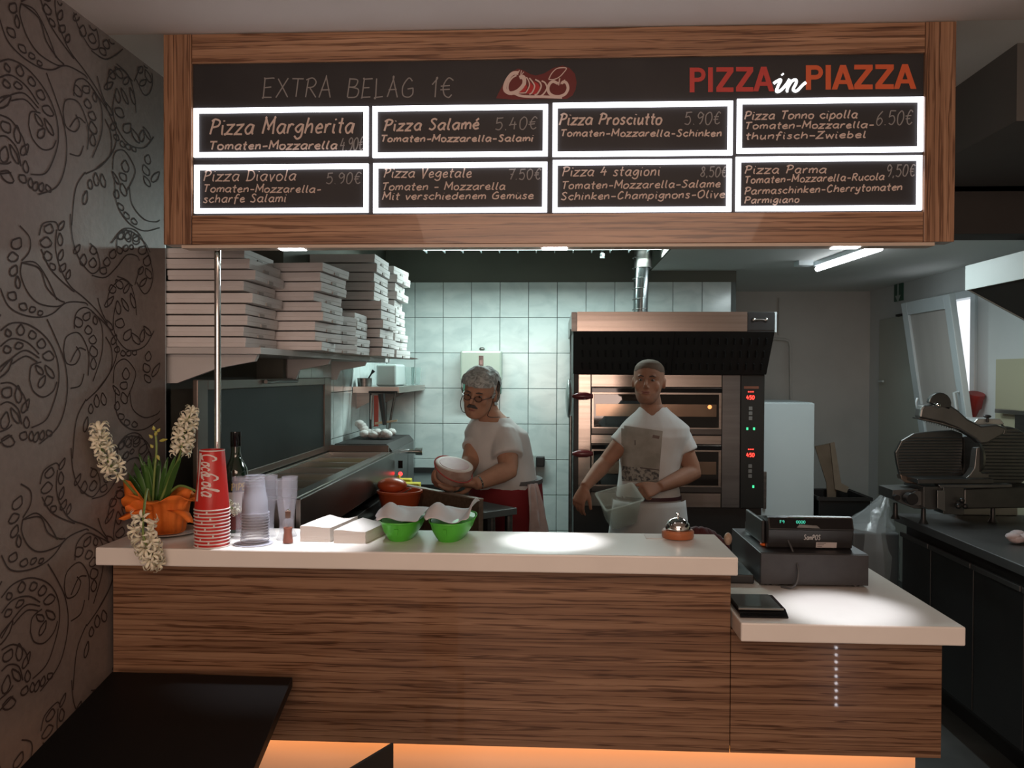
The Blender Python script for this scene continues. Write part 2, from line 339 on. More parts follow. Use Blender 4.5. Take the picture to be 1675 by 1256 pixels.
# fluorescent tube luminaire on the lowered ceiling
a = PZ(1337, 440, ZK-.045); b = PZ(1440, 406, ZK-.045)
tl = thing('ceiling_lamp', 'bare white fluorescent tube glowing under the lowered kitchen ceiling', 'lamp', (a+b)/2+Vector((0, 0, .045)))
M().tube([a, b], .016, 12).build('tube', emis('tube_glow', (.93, .96, 1), 9), tl, smooth=40)
ax = (b-a).normalized(); sd = ax.cross(Vector((0, 0, 1))).normalized()
def obox(c, ax, sd, l, w, z0, z1):
    v = [c+ax*s*l/2+sd*t*w/2 for s, t in ((-1, -1), (1, -1), (1, 1), (-1, 1))]
    return [Vector((p.x, p.y, z0)) for p in v]+[Vector((p.x, p.y, z1)) for p in v], [(3, 2, 1, 0), (4, 5, 6, 7), (0, 1, 5, 4), (1, 2, 6, 5), (2, 3, 7, 6), (3, 0, 4, 7)]
m_ = M(); m_.add(*obox((a+b)/2, ax, sd, (b-a).length+.02, .045, ZK-.026, ZK)); m_.build('housing', pvc, tl)
m_ = M(); m_.add(*obox(a+ax*.03+sd*.1, ax, sd, .09, .09, ZK-.03, ZK)); tag(m_.build('junction_box', pvc), 'small white junction box beside the end of the glowing tube', 'box')
# louvred luminaire over the tiled wall
ll = thing('ceiling_lamp', 'long louvred ceiling luminaire above the tiled back wall', 'lamp', (-.05, 5.05, ZC))
B('housing', -.85, .75, 4.96, 5.14, 2.375, 2.425, pvc, ll, bevel=.004)
for x in (-.6, .5): M().tube([(x, 5.05, 2.426), (x, 5.05, ZC-.001)], .006, 8).build('suspension_rod', chrome, ll, smooth=40)
B('diffuser', -.82, .72, 4.98, 5.12, 2.370, 2.375, emis('louvre_glow', (.8, 1, .97), 3), ll)
for i in range(14):
    x = -.80+i*1.49/13; B('louvre', x, x+.006, 4.975, 5.125, 2.352, 2.3695, pvc, ll)
# small sprinkler-like fixture
p = PY(985, 415, 5.2); tag(M().tube([(p.x, p.y, ZC), (p.x, p.y, p.z)], .012, 8).tube([(p.x, p.y, p.z), (p.x, p.y, p.z-.03)], .02, 8).build('ceiling_pull_cord', chrome, smooth=40), 'small metal fitting hanging from ceiling left of the oven duct', 'fitting')
# ================================================================ counter
woodx = wood('zebrano_horizontal', 'x', .80, .22, coat=.55)
woodz = wood('zebrano_vertical', 'z', 1.05, .3, coat=.2)
woodf = wood('zebrano_fascia', 'x', 1.12, .32, coat=.2)
FY = 2.30
ct = thing('counter', 'tall serving counter clad in glossy zebrano-striped wood with a glowing plinth', 'counter', (.0, 2.45, 0))
ZU, ZL = 1.108, .942
xl = XL+.012
pr = PY(1195, 1000, FY).x; pe = PY(1541, 1100, FY).x
B('front_panel', xl, pr, FY, FY+.03, .545, ZU-.052, woodx, ct, bevel=.001)
B('front_panel', pr+.002, pe, FY+.001, FY+.03, .545, ZL-.052, woodx, ct, bevel=.001)
B('end_panel', pe-.03, pe-.001, FY+.031, FY+.62, .545, ZL-.052, woodx, ct, bevel=.001)
B('rear_panel', xl, pr, 2.52, 2.55, .0, ZU-.052, black_m, ct)
B('side_panel', pr-.03, pr-.002, FY+.031, 2.52, .545, ZU-.052, woodx, ct)
B('bottom_panel', xl, pe-.035, FY+.035, 2.5, .55, .565, black_m, ct)
plinth = mat('plinth_laminate', (.72, .60, .48), .45)
pq = PY(1497, 1245, FY+.10).x
B('plinth', xl, pq, FY+.10, FY+.12, 0, .548, plinth, ct)
B('light_strip', xl+.05, pq-.05, FY+.035, FY+.05, .535, .545, emis('amber_strip', (1, .36, .08), 3), ct)
light('amber_strip_light', 'AREA', (.05, FY+.05, .53), (14, 0, 0), 1.2, (1, .36, .11), shape='RECTANGLE', size=2.25, size_y=.05)
# worktops
c0 = PZ(134, 897, ZU); c1 = PZ(1208, 912, ZU)
upx = PZ(1180, 877, ZU)
ub = 2.545
top = M().prism([(XL+.002, 2.225, ZU-.05), (c1.x, 2.225, ZU-.05), (c1.x+.0, ub, ZU-.05), (XL+.002, ub, ZU-.05)], (0, 0, .05))
tag(top.build('worktop', white_p, bevel=.004), 'long white upper serving worktop on the zebrano counter', 'worktop')
l0 = PZ(1194, 1004, ZL); l1 = PZ(1564, 1016, ZL)
lw = M().prism([(pr+.004, 2.19, ZL-.05), (l1.x, 2.19, ZL-.05), (l1.x, 2.19+.78, ZL-.05), (pr+.004, 2.19+.78, ZL-.05)], (0, 0, .05))
tag(lw.build('worktop', white_p, bevel=.004), 'lower white worktop at the right carrying the cash register', 'worktop')
B('rear_support', pr+.1, pe-.05, 2.88, 2.92, 0, ZL-.051, black_m, ct)
# ================================================================ menu board
BY = 2.30
def bp(x, y, d=BY): return PY(x, y, d)
tl_, tr_, bl_, br_ = bp(267, 57), bp(1564.5, 38), bp(268, 401), bp(1561, 394)
x0, x1 = (tl_.x+bl_.x)/2, (tr_.x+br_.x)/2; z1 = ZC-.001; z0 = (bl_.z+br_.z)/2
mb = thing('menu_board', 'wide overhead menu board framed in zebrano wood with lit panels', 'sign', ((x0+x1)/2, BY+.06, z0))
i0, i1 = bp(313, 200).x, bp(1513, 200).x
zt = (bp(313, 103).z+bp(1513, 86).z)/2; zb = (bp(313, 352).z+bp(1513, 346).z)/2
TH = .055
B('stile', x0, i0, BY, BY+TH, z0, z1, woodz, mb, bevel=.001)
B('stile', i1, x1, BY, BY+TH, z0, z1, woodz, mb, bevel=.001)
B('rail', i0+.001, i1-.001, BY+.002, BY+TH, zt, z1, woodf, mb, bevel=.001)
B('rail', i0+.001, i1-.001, BY+.002, BY+TH, z0, zb, woodf, mb, bevel=.001)
slate = noisy('blackboard', (.012, .0115, .013), (.018, .017, .018), (8, 8, 8), .6)
bb = B('blackboard', i0+.001, i1-.001, BY+.010, BY+.03, zb, zt, slate, mb)
x9 = bp(1530, 400).x
B('soffit_strip', bp(296, 400).x, x9, BY+.004, BY+TH+.0, z0-.010, z0-.001, mat('cream_laminate', (.55, .45, .36), .4), mb)
glow = emis('frame_glow', (.92, .92, 1), 3.2)
fr = [((318, 175, 603, 258), 0), ((610, 172, 896, 258), 0), ((904, 167, 1198, 256), 0), ((1205, 161, 1509, 250), 0), ((319, 268, 603, 350), 1), ((611, 265.5, 895, 349), 1), ((904, 261, 1196, 347.6), 1), ((1203, 256, 1507, 345), 1)]
YF = BY+.010
panels = []
for (a0, b0, a1, b1), row in fr:
    ym = (b0+b1)/2; p0 = PY(a0, ym, YF); p1 = PY(a1, ym, YF); h = (b1-b0-2.2)*2.31/FPX; zc = (p0.z+p1.z)/2; w = .0135
    X0, X1, Za, Zb = p0.x, p1.x, zc-h/2, zc+h/2
    m_ = M(); y0, y1 = YF-.006, YF
    m_.box(X0, X1, y0, y1, Zb-w, Zb).box(X0, X1, y0, y1, Za, Za+w).box(X0, X0+w, y0, y1, Za+w, Zb-w).box(X1-w, X1, y0, y1, Za+w, Zb-w)
    f = m_.build('light_frame', glow, mb); panels.append(f)
# side light slits of the end frames
for (xa, ya, yb) in ((314.5, 176, 258), (314.5, 268, 349), (1512, 161, 245), (1511, 256, 340)):
    p = PY(xa, (ya+yb)/2, YF); h = (yb-ya)*2.31/FPX
    B('light_slit', p.x-.0012, p.x+.0012, YF-.004, YF-.0002, p.z-h/2, p.z+h/2, emis('slit_glow', (.72, .66, .9), .55), mb)
# ---- downlights in the soffit of the board
spots = [(480, 886), (905, 884), (1375, 996)]
for k, (sx, sy) in enumerate(spots):
    zz = ZU if k < 2 else ZL
    tgt = PZ(sx, sy, zz); px_ = tgt.x
    yy = BY+.032; zz2 = z0-.010
    B('downlight', px_-.035, px_+.035, yy-.02, yy+.02, zz2-.002, zz2, emis('downlight_glow', (.95, .95, 1), 14), mb)
    l = light('downlight_spot', 'SPOT', (px_, yy, zz2-.008), (0, 0, 0), (60, 60, 50)[k], (.90, .92, 1), spot_size=R((38, 25, 26)[k]), spot_blend=.85, shadow_soft_size=.02)
    dv = tgt-l.location; l.rotation_euler = dv.to_track_quat('-Z', 'Y').to_euler()
# ---- single-stroke handwriting
G = {
'a': (5.6, "5,5.5 2.5,6 .5,3 2,0 4,1.5 5,5.5/5,6 4.6,1 5.6,0"), 'b': (5, ".8,10 .5,0/.5,4 3,6 4.6,3 3,0 .5,1"), 'c': (4.6, "4.4,5 2.5,6 .5,3 2.5,0 4.6,1.2"),
'd': (5.4, "4.6,10 4.5,0/4.5,4.5 2.5,6 .5,3 2,0 4.5,1.5"), 'e': (4.8, ".7,3 4.2,3.6 3,6 .6,3.5 2,0 4.8,1"), 'f': (4.4, "4.5,9 3,10 2,7 1.6,-2.5/.3,5.5 4,5.5"),
'g': (5.2, "4.6,5.5 2.5,6 .5,3 2.5,.8 4.5,4.5 4.6,5.5 4.4,-1.5 2.5,-3.4 .3,-1.8"), 'h': (5, "1,10 .5,0/.5,3.5 3,6 4.3,4.5 4.3,0"), 'i': (2.2, "1,6 1,.8 1.8,0/1.3,8.4 1.4,9"),
'k': (4.8, ".8,10 .5,0/4.4,6 .8,3 4.6,0"), 'l': (2.6, "1.5,10 1,5 1,.8 2.2,.2"), 'm': (7, ".6,6 .5,0/.5,3.5 2.3,6 3.3,4.5 3.2,0/3.2,3.5 5,6 6.3,4.5 6.3,.2"),
'n': (4.8, ".6,6 .5,0/.5,3.5 2.8,6 4,4.5 4,.2"), 'o': (5, "3,6 .6,4.5 1,.5 3.5,.2 4.6,3.5 3,6"), 'p': (5, ".8,6 .3,-3.5/.5,4 3,6 4.6,3 3,0 .5,1"),
'r': (3.8, ".7,6 .5,0/.5,3.5 2.2,6 3.6,5.4"), 's': (4.2, "3.9,5.4 2.2,6 1,4.6 3.4,2 2.5,0 .3,.8"), 't': (3.6, "2,9.5 1.6,1 3,0/.2,6.2 3.6,6.2"),
'u': (5, ".7,6 .7,1.5 2.2,0 4.2,3/4.3,6 4.3,.8 5,0"), 'v': (4.4, ".5,6 2,0 2,0 4.2,6"), 'w': (6.4, ".4,6 1.6,0 1.6,0 3.2,5 3.2,5 4.8,0 4.8,0 6.2,6"), 'y': (4.8, ".6,6 1.2,2 3,1.6 4.4,5/4.6,6 3.4,-2 1.6,-3.3 .2,-2.2"),
'z': (4.8, ".6,6 .6,6 4.4,6 4.4,6 .4,0 .4,0 4.6,0"), 'A': (6, "0.2,0 2.8,10 2.8,10 5.2,0/.9,4 4.6,4"), 'B': (6, "1,10 .6,0/.9,10 4.6,9 4,5.6 1,5.4/1,5.4 5.2,4.4 4.6,.6 .6,0"), 'C': (6, "5,8.5 3.4,10 .8,6 1.4,1 3.6,0 5.4,2"),
'D': (6.2, "1.2,10 .8,0/.4,9.6 4,9.6 5.8,5 4,.6 .2,.2"), 'E': (5.2, "4.6,10 4.6,10 .9,9.8 .9,9.8 .6,0 .6,0 4.4,.2/.8,5.2 3.9,5.3"), 'G': (6.2, "5,8.6 3.2,10 .7,6 1.2,1 3.6,0 5.4,1.6 5.4,4.6 5.4,4.6 3.2,4.4"),
'L': (5, ".9,10 .6,0 .6,0 4.4,.2"), 'M': (7.4, ".4,0 1,10 1,10 3.6,3.6 3.6,3.6 6.4,10 6.4,10 6.8,0"), 'O': (6.6, "3.4,10 .6,7 1.2,1 3.8,0 6,4 5.2,9 3.4,10"), 'P': (5.6, "1.6,9.6 .6,0/.2,8.4 2.4,10 5.2,8.6 4.4,5.4 1.2,4.6"),
'R': (5.8, "1.2,9.8 .6,0/.4,9 3.2,10 5,8 3.6,5.4 1,5/2.4,5.1 5.4,0"), 'S': (5.4, "4.8,8.8 3,10 1.1,8 4.3,3.4 3,0 .4,1.2"), 'T': (5.6, ".2,9.6 5.6,9.9/3,9.8 2.4,0"), 'V': (5.4, ".4,10 2.4,0 2.4,0 5.2,10"),
'I': (2.4, "1.2,10 1,0"), 'X': (6, ".6,10 5.4,0/5.2,10 .2,0"), 'Z': (5.6, ".6,9.8 .6,9.8 5,9.8 5,9.8 .4,0 .4,0 5.2,.2"), 'F': (5, ".8,0 1,10 1,10 4.6,10/.8,5.2 3.8,5.2"),
'0': (5.4, "2.8,10 .6,7 1,1.2 3,0 5,4 4.4,8.6 2.8,10"), '1': (3.2, ".3,7 2.4,10 2.4,10 2,0"), '4': (5.6, "2.6,10 .5,4 .5,4 5,4.2/3.8,6.8 3.4,0"), '5': (5.4, "4.6,10 4.6,10 1.3,9.8 1.3,9.8 .9,5.8 .9,5.8 3.4,6.4 4.6,3.2 3,0 .4,1"),
'6': (5.2, "4.2,10 1.2,6 .8,1.6 2.8,0 4.6,2.6 3.2,5 .9,3.6"), '7': (5, ".5,9.6 .5,9.6 4.8,9.8 4.8,9.8 2,0/1.4,5 4.4,5.2"), '8': (5.2, "4.4,8.6 2.6,10 1.2,8 4.4,2.6 2.6,0 .6,2 3.8,6.4 4.4,8.6"), '9': (5.2, "4.5,8.4 2.6,10 .8,7.4 2,5 4.2,6.6 4.6,8.4 4.2,3 2.6,0"),
'€': (5.6, "5.2,8.6 3.4,10 1.4,6 1.8,1.4 3.6,0 5.2,1.2/.2,6 4.2,6.2/.1,4 3.8,4.2"), '-': (4.6, ".6,3.6 4.2,3.7"), '.': (2, ".8,0 1,.5"), ',': (2, "1.1,.8 .5,-1.4"), ' ': (3.4, ""), 'q': (0, "")}
G['ü'] = (5, G['u'][1]+"/1.4,8 1.5,8.5/3.4,8 3.5,8.5"); G['é'] = (4.8, G['e'][1]+"/2,7.6 3.6,9.4")
def strokes(text):
    x = 0; out = []
    for ch in text:
        adv, s = G[ch]
        if s:
            for st_ in s.split('/'):
                out.append([(x+float(q.split(',')[0]), float(q.split(',')[1])) for q in st_.split()])
        x += adv+.9
    return out, x-.9
def write(text, x0, y0, x1, y1, cap, wpx, m, name='chalk_line', parent=None, slant=.18, d=None, jit=.25, seed=1, lift=.0005, mapf=None):
    ss, wdt = strokes(text); k = (x1-x0)/wdt; ky = cap/10; rj = random.Random(seed+len(text)*7)
    mm = M(); d = d or YF; nr = Vector((0, -1, 0))
    for s in ss:
        pts = [(px+rj.uniform(-jit, jit), py+rj.uniform(-jit, jit)) for px, py in s]
        pts = catmull([(p[0], p[1], 0) for p in pts], 4)
        q = []
        for p in pts:
            X = x0+p.x*k+slant*p.y*ky; Y = y0+(y1-y0)*(p.x/wdt)-p.y*ky
            q.append((mapf or (lambda a, b: PY(a, b, d)))(X, Y))
        mm.ribbon(q, wpx*d/FPX, nr, lift)
    return mm.build(name, m, parent)
chalk = mat('chalk_cream', (.62, .50, .43), .9, emit=.04, ecol=(.62, .50, .43)); chalkg = mat('chalk_grey', (.26, .25, .24), .9)
MATS['chalk_cream'].node_tree.nodes['Principled BSDF'].inputs['Emission Strength'].default_value = 0
LN = [("Pizza Margherita", 342, 220, 578, 217, 25, 3.1, 0), ("Tomaten-Mozzarella", 342, 244.5, 551, 243.5, 13, 2.6, 0), ("Pizza Salamé", 627, 214, 783, 211, 18, 3.0, 1), ("Tomaten-Mozzarella-Salami", 622, 232, 872, 231, 10.5, 2.4, 1),
 ("Pizza Prosciutto", 914, 204, 1082, 203, 18, 2.8, 2), ("Tomaten-Mozzarella-Schinken", 916, 223, 1180, 223, 11, 2.2, 2), ("Pizza Tonno cipolla", 1217, 195.5, 1402, 193, 13, 2.2, 3), ("Tomaten-Mozzarella-", 1218, 211, 1429, 209, 11, 2.1, 3), ("thunfisch-Zwiebel", 1219, 228, 1416, 225, 11, 2.1, 3),
 ("Pizza Diavola", 332, 296, 484, 295, 17, 2, 4), ("Tomaten-Mozzarella-", 332, 314, 525, 315, 12, 2, 4), ("scharfe Salami", 332, 331.5, 468, 330, 13, 2, 4), ("Pizza Vegetale", 627, 290, 771, 290, 15, 2, 5), ("Tomaten - Mozzarella", 624, 311, 826, 310, 12, 2, 5), ("Mit verschiedenem Gemüse", 625, 326.5, 872, 325, 11.5, 2, 5),
 ("Pizza 4 stagioni", 919, 288, 1079, 287, 15, 2, 6), ("Tomaten-Mozzarella-Salame", 918, 309, 1178, 306, 12, 2, 6), ("Schinken-Champignons-Olive", 917, 327, 1185, 323, 12, 2, 6), ("Pizza Parma", 1217, 284, 1351, 283, 13, 2, 7), ("Tomaten-Mozzarella-Rucola", 1217, 300, 1446, 294, 11.5, 2, 7), ("Parmaschinken-Cherrytomaten", 1217, 318, 1475, 311, 11.5, 2, 7), ("Parmigiano", 1217, 332.5, 1307, 331, 10.5, 2, 7)]
for k, (t, a0, b0, a1, b1, cap, wpx, pi) in enumerate(LN): write(t, a0, b0, a1, b1, cap, wpx, chalk, parent=panels[pi], seed=k)
PRC = [("4.90€", 556, 247, 594, 245, 21, 0), ("5.40€", 809, 213, 878, 211, 20, 1), ("5.90€", 1119, 204, 1178, 203, 20, 2), ("6.50€", 1432, 205, 1492, 203, 23, 3), ("5.90€", 533, 301, 590, 300, 18, 4), ("7.50€", 831, 294, 884, 293, 17, 5), ("8,50€", 1145, 289, 1188, 289, 16, 6), ("9,50€", 1449, 289, 1496, 288, 19, 7)]
for k, (t, a0, b0, a1, b1, cap, pi) in enumerate(PRC): write(t, a0, b0, a1, b1, cap, 1.8, chalkg, name='chalk_price', parent=panels[pi], seed=40+k, slant=.1)
for k, (t, a, b) in enumerate((("EXTRA", 429, 543), ("BELAG", 567, 677), ("1€", 704, 741))): write(t, a, 159.5, b, 159, 31, 2.0, chalkg, name='chalk_heading', parent=bb, seed=70+k, slant=.06)
# ---- shop lettering
def slab(name, polys, m, parent, off=.0015, th=.003):
    mm = M()
    for k, poly in enumerate(polys):
        f = off+.00012*k; mm.prism([PY(x, y, YF)+Vector((0, -f, 0)) for x, y in poly], (0, f-.0001, 0))
    return mm.build(name, m, parent)
def blk(word, x0, x1, yt0, yt1, h, m):
    wd_ = {'P': 25, 'I': 9, 'Z': 27, 'A': 33}; g = 4.0; tot = sum(wd_[c] for c in word)+g*(len(word)-1)-8*(word.count('A')); k = (x1-x0)/tot; x = x0
    for i, c in enumerate(word):
        w = wd_[c]*k; t = 8*k*.95; yt = yt0+(yt1-yt0)*(x-x0)/(x1-x0); yb = yt+h
        if c == 'A': x -= 4*k
        if c == 'I': P_ = [[(x, yt), (x+t, yt), (x+t, yb), (x, yb)]]
        elif c == 'Z': P_ = [[(x, yt), (x+w, yt), (x+w, yt+t*.9), (x, yt+t*.9)], [(x, yb-t*.9), (x+w, yb-t*.9), (x+w, yb), (x, yb)], [(x+w-t*1.25, yt+t*.9), (x+w, yt+t*.9), (x+t*1.25, yb-t*.9), (x, yb-t*.9)]]
        elif c == 'A': P_ = [[(x+w/2-t*.55, yt), (x+w/2+t*.5, yt), (x+t*1.05, yb), (x, yb)], [(x+w/2-t*.5, yt), (x+w/2+t*.55, yt), (x+w, yb), (x+w-t*1.05, yb)], [(x+w*.22, yb-h*.38), (x+w*.78, yb-h*.38), (x+w*.84, yb-h*.22), (x+w*.16, yb-h*.22)]]
        else:
            P_ = [[(x, yt), (x+t, yt), (x+t, yb), (x, yb)]]; cx, cy, r1, r2 = x+w-h*.29, yt+h*.29, h*.29, h*.29-t*.85
            P_ += [[(x+t, yt), (cx, yt), (cx, yt+t*.85), (x+t, yt+t*.85)], [(x+t, yt+h*.58-t*.85), (cx, yt+h*.58-t*.85), (cx, yt+h*.58), (x+t, yt+h*.58)]]
            for q in range(8):
                a, b = -math.pi/2+math.pi*q/8, -math.pi/2+math.pi*(q+1)/8
                P_.append([(cx+r1*math.cos(a), cy+r1*math.sin(a)), (cx+r1*math.cos(b), cy+r1*math.sin(b)), (cx+r2*math.cos(b), cy+r2*math.sin(b)), (cx+r2*math.cos(a), cy+r2*math.sin(a))])
        slab('shop_letter', P_, m, bb); x += w+g*k-(4*k if c == 'A' else 0)
blk('PIZZA', 1128, 1262, 111, 109, 40, mat('logo_red', (.50, .045, .035), .5)); blk('PIAZZA', 1318, 1494, 107, 105, 40, mat('logo_orange', (.62, .105, .03), .5))
mm = M()
for s in ["1265,137 1271,133 1277,131 1272,142 1270,150 1277,148 1287,137 1291,131 1287,148 1288,149", "1287,146 1294,134 1301,131 1302,136 1297,147 1303,149 1312,140 1318,135", "1279,121 1280.5,123"]:
    q = catmull([(*map(float, p.split(',')), 0) for p in s.split()], 5); mm.ribbon([PY(p.x, p.y, YF) for p in q], 4.4*BY/FPX, Vector((0, -1, 0)), .002)
mm.build('shop_letter', emis('script_glow', (1, 1, 1), 3), bb)
# tomato drawing
def cz(s): return [(800+float(q.split(',')[0])/10.47, 95+float(q.split(',')[1])/10.47) for q in s.split()]
slab('drawing_ground', [cz("120,690 150,620 230,470 300,330 390,230 500,180 600,215 700,275 800,300 940,265 1100,170 1260,130 1380,170 1470,270 1500,420 1480,540 1430,640 1330,700 800,700 400,712")], mat('drawing_maroon', (.13, .02, .018), .7), bb, .0006)
red = mat('drawing_red', (.40, .02, .02), .6)
slab('drawing_slice', [cz("500,600 560,520 630,440 655,500 620,570 560,598"), cz("625,605 690,520 700,410 760,480 755,560 700,612"), cz("720,610 790,520 770,400 840,440 870,500 830,580 790,625")], red, bb, .0010)
mm = M(); wh = mat('drawing_cream', (.62, .50, .45), .8)
for s, w in (("500,260 400,270 310,380 270,500 290,570 380,605 500,560 590,460 600,370 560,330 520,340", 6.0), ("470,300 400,340 340,420 320,520 350,590", 2.6), ("540,310 600,320 620,400 590,480 430,600", 3.5), ("500,260 520,210", 1.4), ("540,300 555,215", 1.5), ("550,300 595,240", 1.3),
             ("640,330 680,400 690,480 640,580 600,600 430,605", 1.8), ("690,345 750,420 780,490 740,590 690,625", 2.2), ("790,370 870,420 890,500 830,610 780,635", 2.4), ("900,395 960,430 990,520 930,620 860,665", 2.4), ("300,590 420,605 540,650 700,665 900,665 1250,680", 4.2),
             ("1180,440 1100,405 1040,440 1010,520 1030,600 1100,650 1200,660 1300,620 1350,530 1330,440 1280,410 1240,440", 4.6), ("1190,470 1210,350", 1.8), ("1225,450 1300,375", 1.6), ("1020,370 1070,270 1150,190 1240,170 1325,180 1270,260 1200,330 1110,370 1020,370", 1.5)):
    q = catmull([(*p, 0) for p in cz(s)], 5); mm.ribbon([PY(p.x, p.y, YF) for p in q], w*BY/FPX, Vector((0, -1, 0)), .0016)
mm.build('drawing_outline', wh, bb)
# chrome pole between counter and board
B('rear_housing', x0+.01, x1-.01, BY+TH+.001, BY+.15, z0+.012, z1-.002, black_m, mb)
p = PY(356, 600, 2.405); pz = thing('chrome_pole', 'slim polished chrome pole rising from the counter to the menu board', 'pole', (p.x, 2.405, ZU))
M().tube([(p.x, 2.405, ZU), (p.x, 2.405, z0+.0115)], .0095, 20).build('tube', chrome, pz, smooth=40)
M().lathe([(.026, 0), (.026, .006), (.012, .012), (.0105, .02)], (p.x, 2.405, ZU+.0005), 24, True).build('flange', chrome, pz, smooth=40)
# ================================================================ pizza-box shelf on the left wall
SX0, SX1, SY0, SY1, SZ = -1.185, -.985, 2.66, 4.80, 1.665
sh = thing('wall_shelf', 'long white wall shelf loaded with stacked pizza boxes', 'shelf', (-1.0, 3.7, SZ-.02))
zs = PY(407, 573, 2.66).z
lam = noisy('grey_laminate', (.50, .49, .48), (.54, .53, .52), (5, 5, 5), .45)
M().prism([(-1.302, SY0, zs-.012), (-.965, SY0, zs-.012), (-.965, SY1, zs-.012), (-1.185, SY1, zs-.012), (-1.185, 3.54, zs-.012), (-1.302, 3.54, zs-.012)], (0, 0, .022)).build('board', lam, sh, bevel=.002)
for y in (2.70, 3.60, 4.30):
    w_ = -1.302 if y < 3.5 else -1.185; m_ = M(); m_.prism([(w_, y, zs-.013), (-.99, y, zs-.013), (-1.0, y, zs-.035), (-1.13, y, zs-.06), (w_+.035, y, zs-.11), (w_, y, zs-.11)], (0, .022, 0)); m_.build('bracket', lam, sh)
    B('wall_rail', w_-.0045, w_-.0005, y-.006, y+.03, zs-.36, zs+.3, steel_d, sh)
bxm = card; flutem = noisy('corrugated_edge', (.40, .38, .36), (.46, .44, .42), (30, 30, 30), .85)
def pizza_box(w, h, d=None):
    d = d or w
    t = thing('pizza_box', '', 'box')
    M().box(-w/2, w/2, 0, d, 0, h*.96).build('tray', bxm, t, bevel=.0015, local=True)
    M().box(-w/2-.0015, w/2+.0015, -.0015, d+.001, h*.42, h*.985).build('lid', bxm, t, bevel=.0015, local=True)
    m_ = M().box(w/2-.001, w/2+.004, d*.42, d*.58, -.001, h*.3); m_.build('locking_tab', flutem, t, local=True)
    return t
def place_box(src, x, y, z, rz, tilt, label, group, first=[set()]):
    key = id(src)
    if key in first[0]: c = copy_tree(src)
    else: c = src; first[0].add(key)
    c.location = (x, y, z); c.rotation_euler = (R(tilt[0]), R(tilt[1]), R(rz)); c['label'] = label; c['group'] = group; return c
bA = pizza_box(.295, .0325); GR = 'white pizza boxes stacked on the wall shelf'
rowsA = [(252, 404, 406), (261, 413, 424), (272, 420, 442), (252, 403, 459), (265, 418, 477), (255, 405, 496), (260, 407, 514), (253, 402, 533), (255, 406, 550)]
zb_ = zs+.011; hA = .0340
for k, (xa, xb, yt) in enumerate(rowsA[::-1]):
    yy = 2.665+random.uniform(0, .02); p0 = PY(xa, 500, yy); p1 = PY(xb, 500, yy); til = (0, 0)
    place_box(bA, (p0.x+p1.x)/2, yy, zb_+k*(hA+.0027)+(.0035 if k > 4 else 0), random.uniform(-1, 1), til, f'white pizza box, {NTH[8-k]} from the top of the nearest shelf stack', GR)
for k in range(9):
    place_box(bA, -1.012+random.uniform(-.02, .02)+.0*k, 2.99+random.uniform(0, .02), zb_+k*.0365, random.uniform(-8, 6), (0, 0), f'white pizza box, {NTH[8-k]} from the top of the second shelf stack', GR)
bS = pizza_box(.24, .036)
for k in range(4):
    place_box(bS, -1.03, 3.35, zb_+k*.040, random.uniform(-16, -10), (0, 0), f'small white pizza box, {NTH[3-k]} from the top of the short tilted stack', GR)
bM = pizza_box(.26, .034)
for k in range(5):
    place_box(bM, -1.02+random.uniform(-.01, .015), 3.63+random.uniform(0, .01), zb_+k*.0385, random.uniform(-3, 4), (0, 0), f'white pizza box, {NTH[4-k]} from the top of the low middle stack', GR)
bL = pizza_box(.33, .040)
for k in range(11):
    dx = .02 if k < 6 else -.01
    place_box(bL, -1.022+dx+random.uniform(-.008, .008), 3.95+random.uniform(-.0, .006), zb_+k*.0455, random.uniform(-.8, .8), (0, 0), f'large white pizza box, {NTH[10-k]} from the top of the tall fourth stack', GR)
bE = pizza_box(.31, .040)
for k in range(11):
    place_box(bE, -1.005+random.uniform(-.008, .012)+(.02 if k == 9 else 0), 4.36+random.uniform(0, .01), zb_+k*.0450, random.uniform(-5, 5), (0, 0), f'large white pizza box, {NTH[10-k]} from the top of the farthest stack', GR)
# small things at the far end of the shelf
zt_ = zs+.011
tp = thing('tape_roll', 'roll of beige packing tape lying at the far shelf end', 'tape', (-1.0, 4.735, zt_))
M().tube([(-1.04, 4.735, zt_+.031), (-.96, 4.735, zt_+.031)], .030, 20).build('roll', noisy('tape_beige', (.46, .38, .27), (.50, .42, .3), (9, 9, 9), .4), tp, smooth=40)
M().tube([(-.9605, 4.735, zt_+.031), (-.958, 4.735, zt_+.031)], .017, 16).build('core', noisy('cardboard_core', (.16, .11, .06), (.2, .14, .08), (9, 9, 9), .8), tp, smooth=40)
tag(M().box(-1.045, -.945, 4.70, 4.77, zt_+.064, zt_+.078).box(-1.03, -.93, 4.705, 4.765, zt_+.0785, zt_+.090).build('sponge_pad', noisy('yellow_green_sponge', (.30, .27, .03), (.38, .34, .05), (30, 30, 30), .9), bevel=.003), 'yellow sponge pads piled on the tape roll at the shelf end', 'sponge')
tag(M().prism([(-.968, 4.765, zt_+.0), (-.83, 4.765, zt_-.004), (-.79, 4.765, zt_-.001), (-.80, 4.765, zt_+.004), (-.93, 4.765, zt_+.02), (-.968, 4.765, zt_+.028)], (0, .03, 0)).build('pizza_cutter', steel_d, bevel=.002), 'dull metal tool jutting out over the shelf end', 'tool')
# white edge trim of the wall near the shelf front
tag(B('edge_profile', -1.309, -1.281, 2.6465, 2.652, 1.2, 2.56, pvc), 'narrow white edging strip at the end of the wallpapered wall', 'trim')
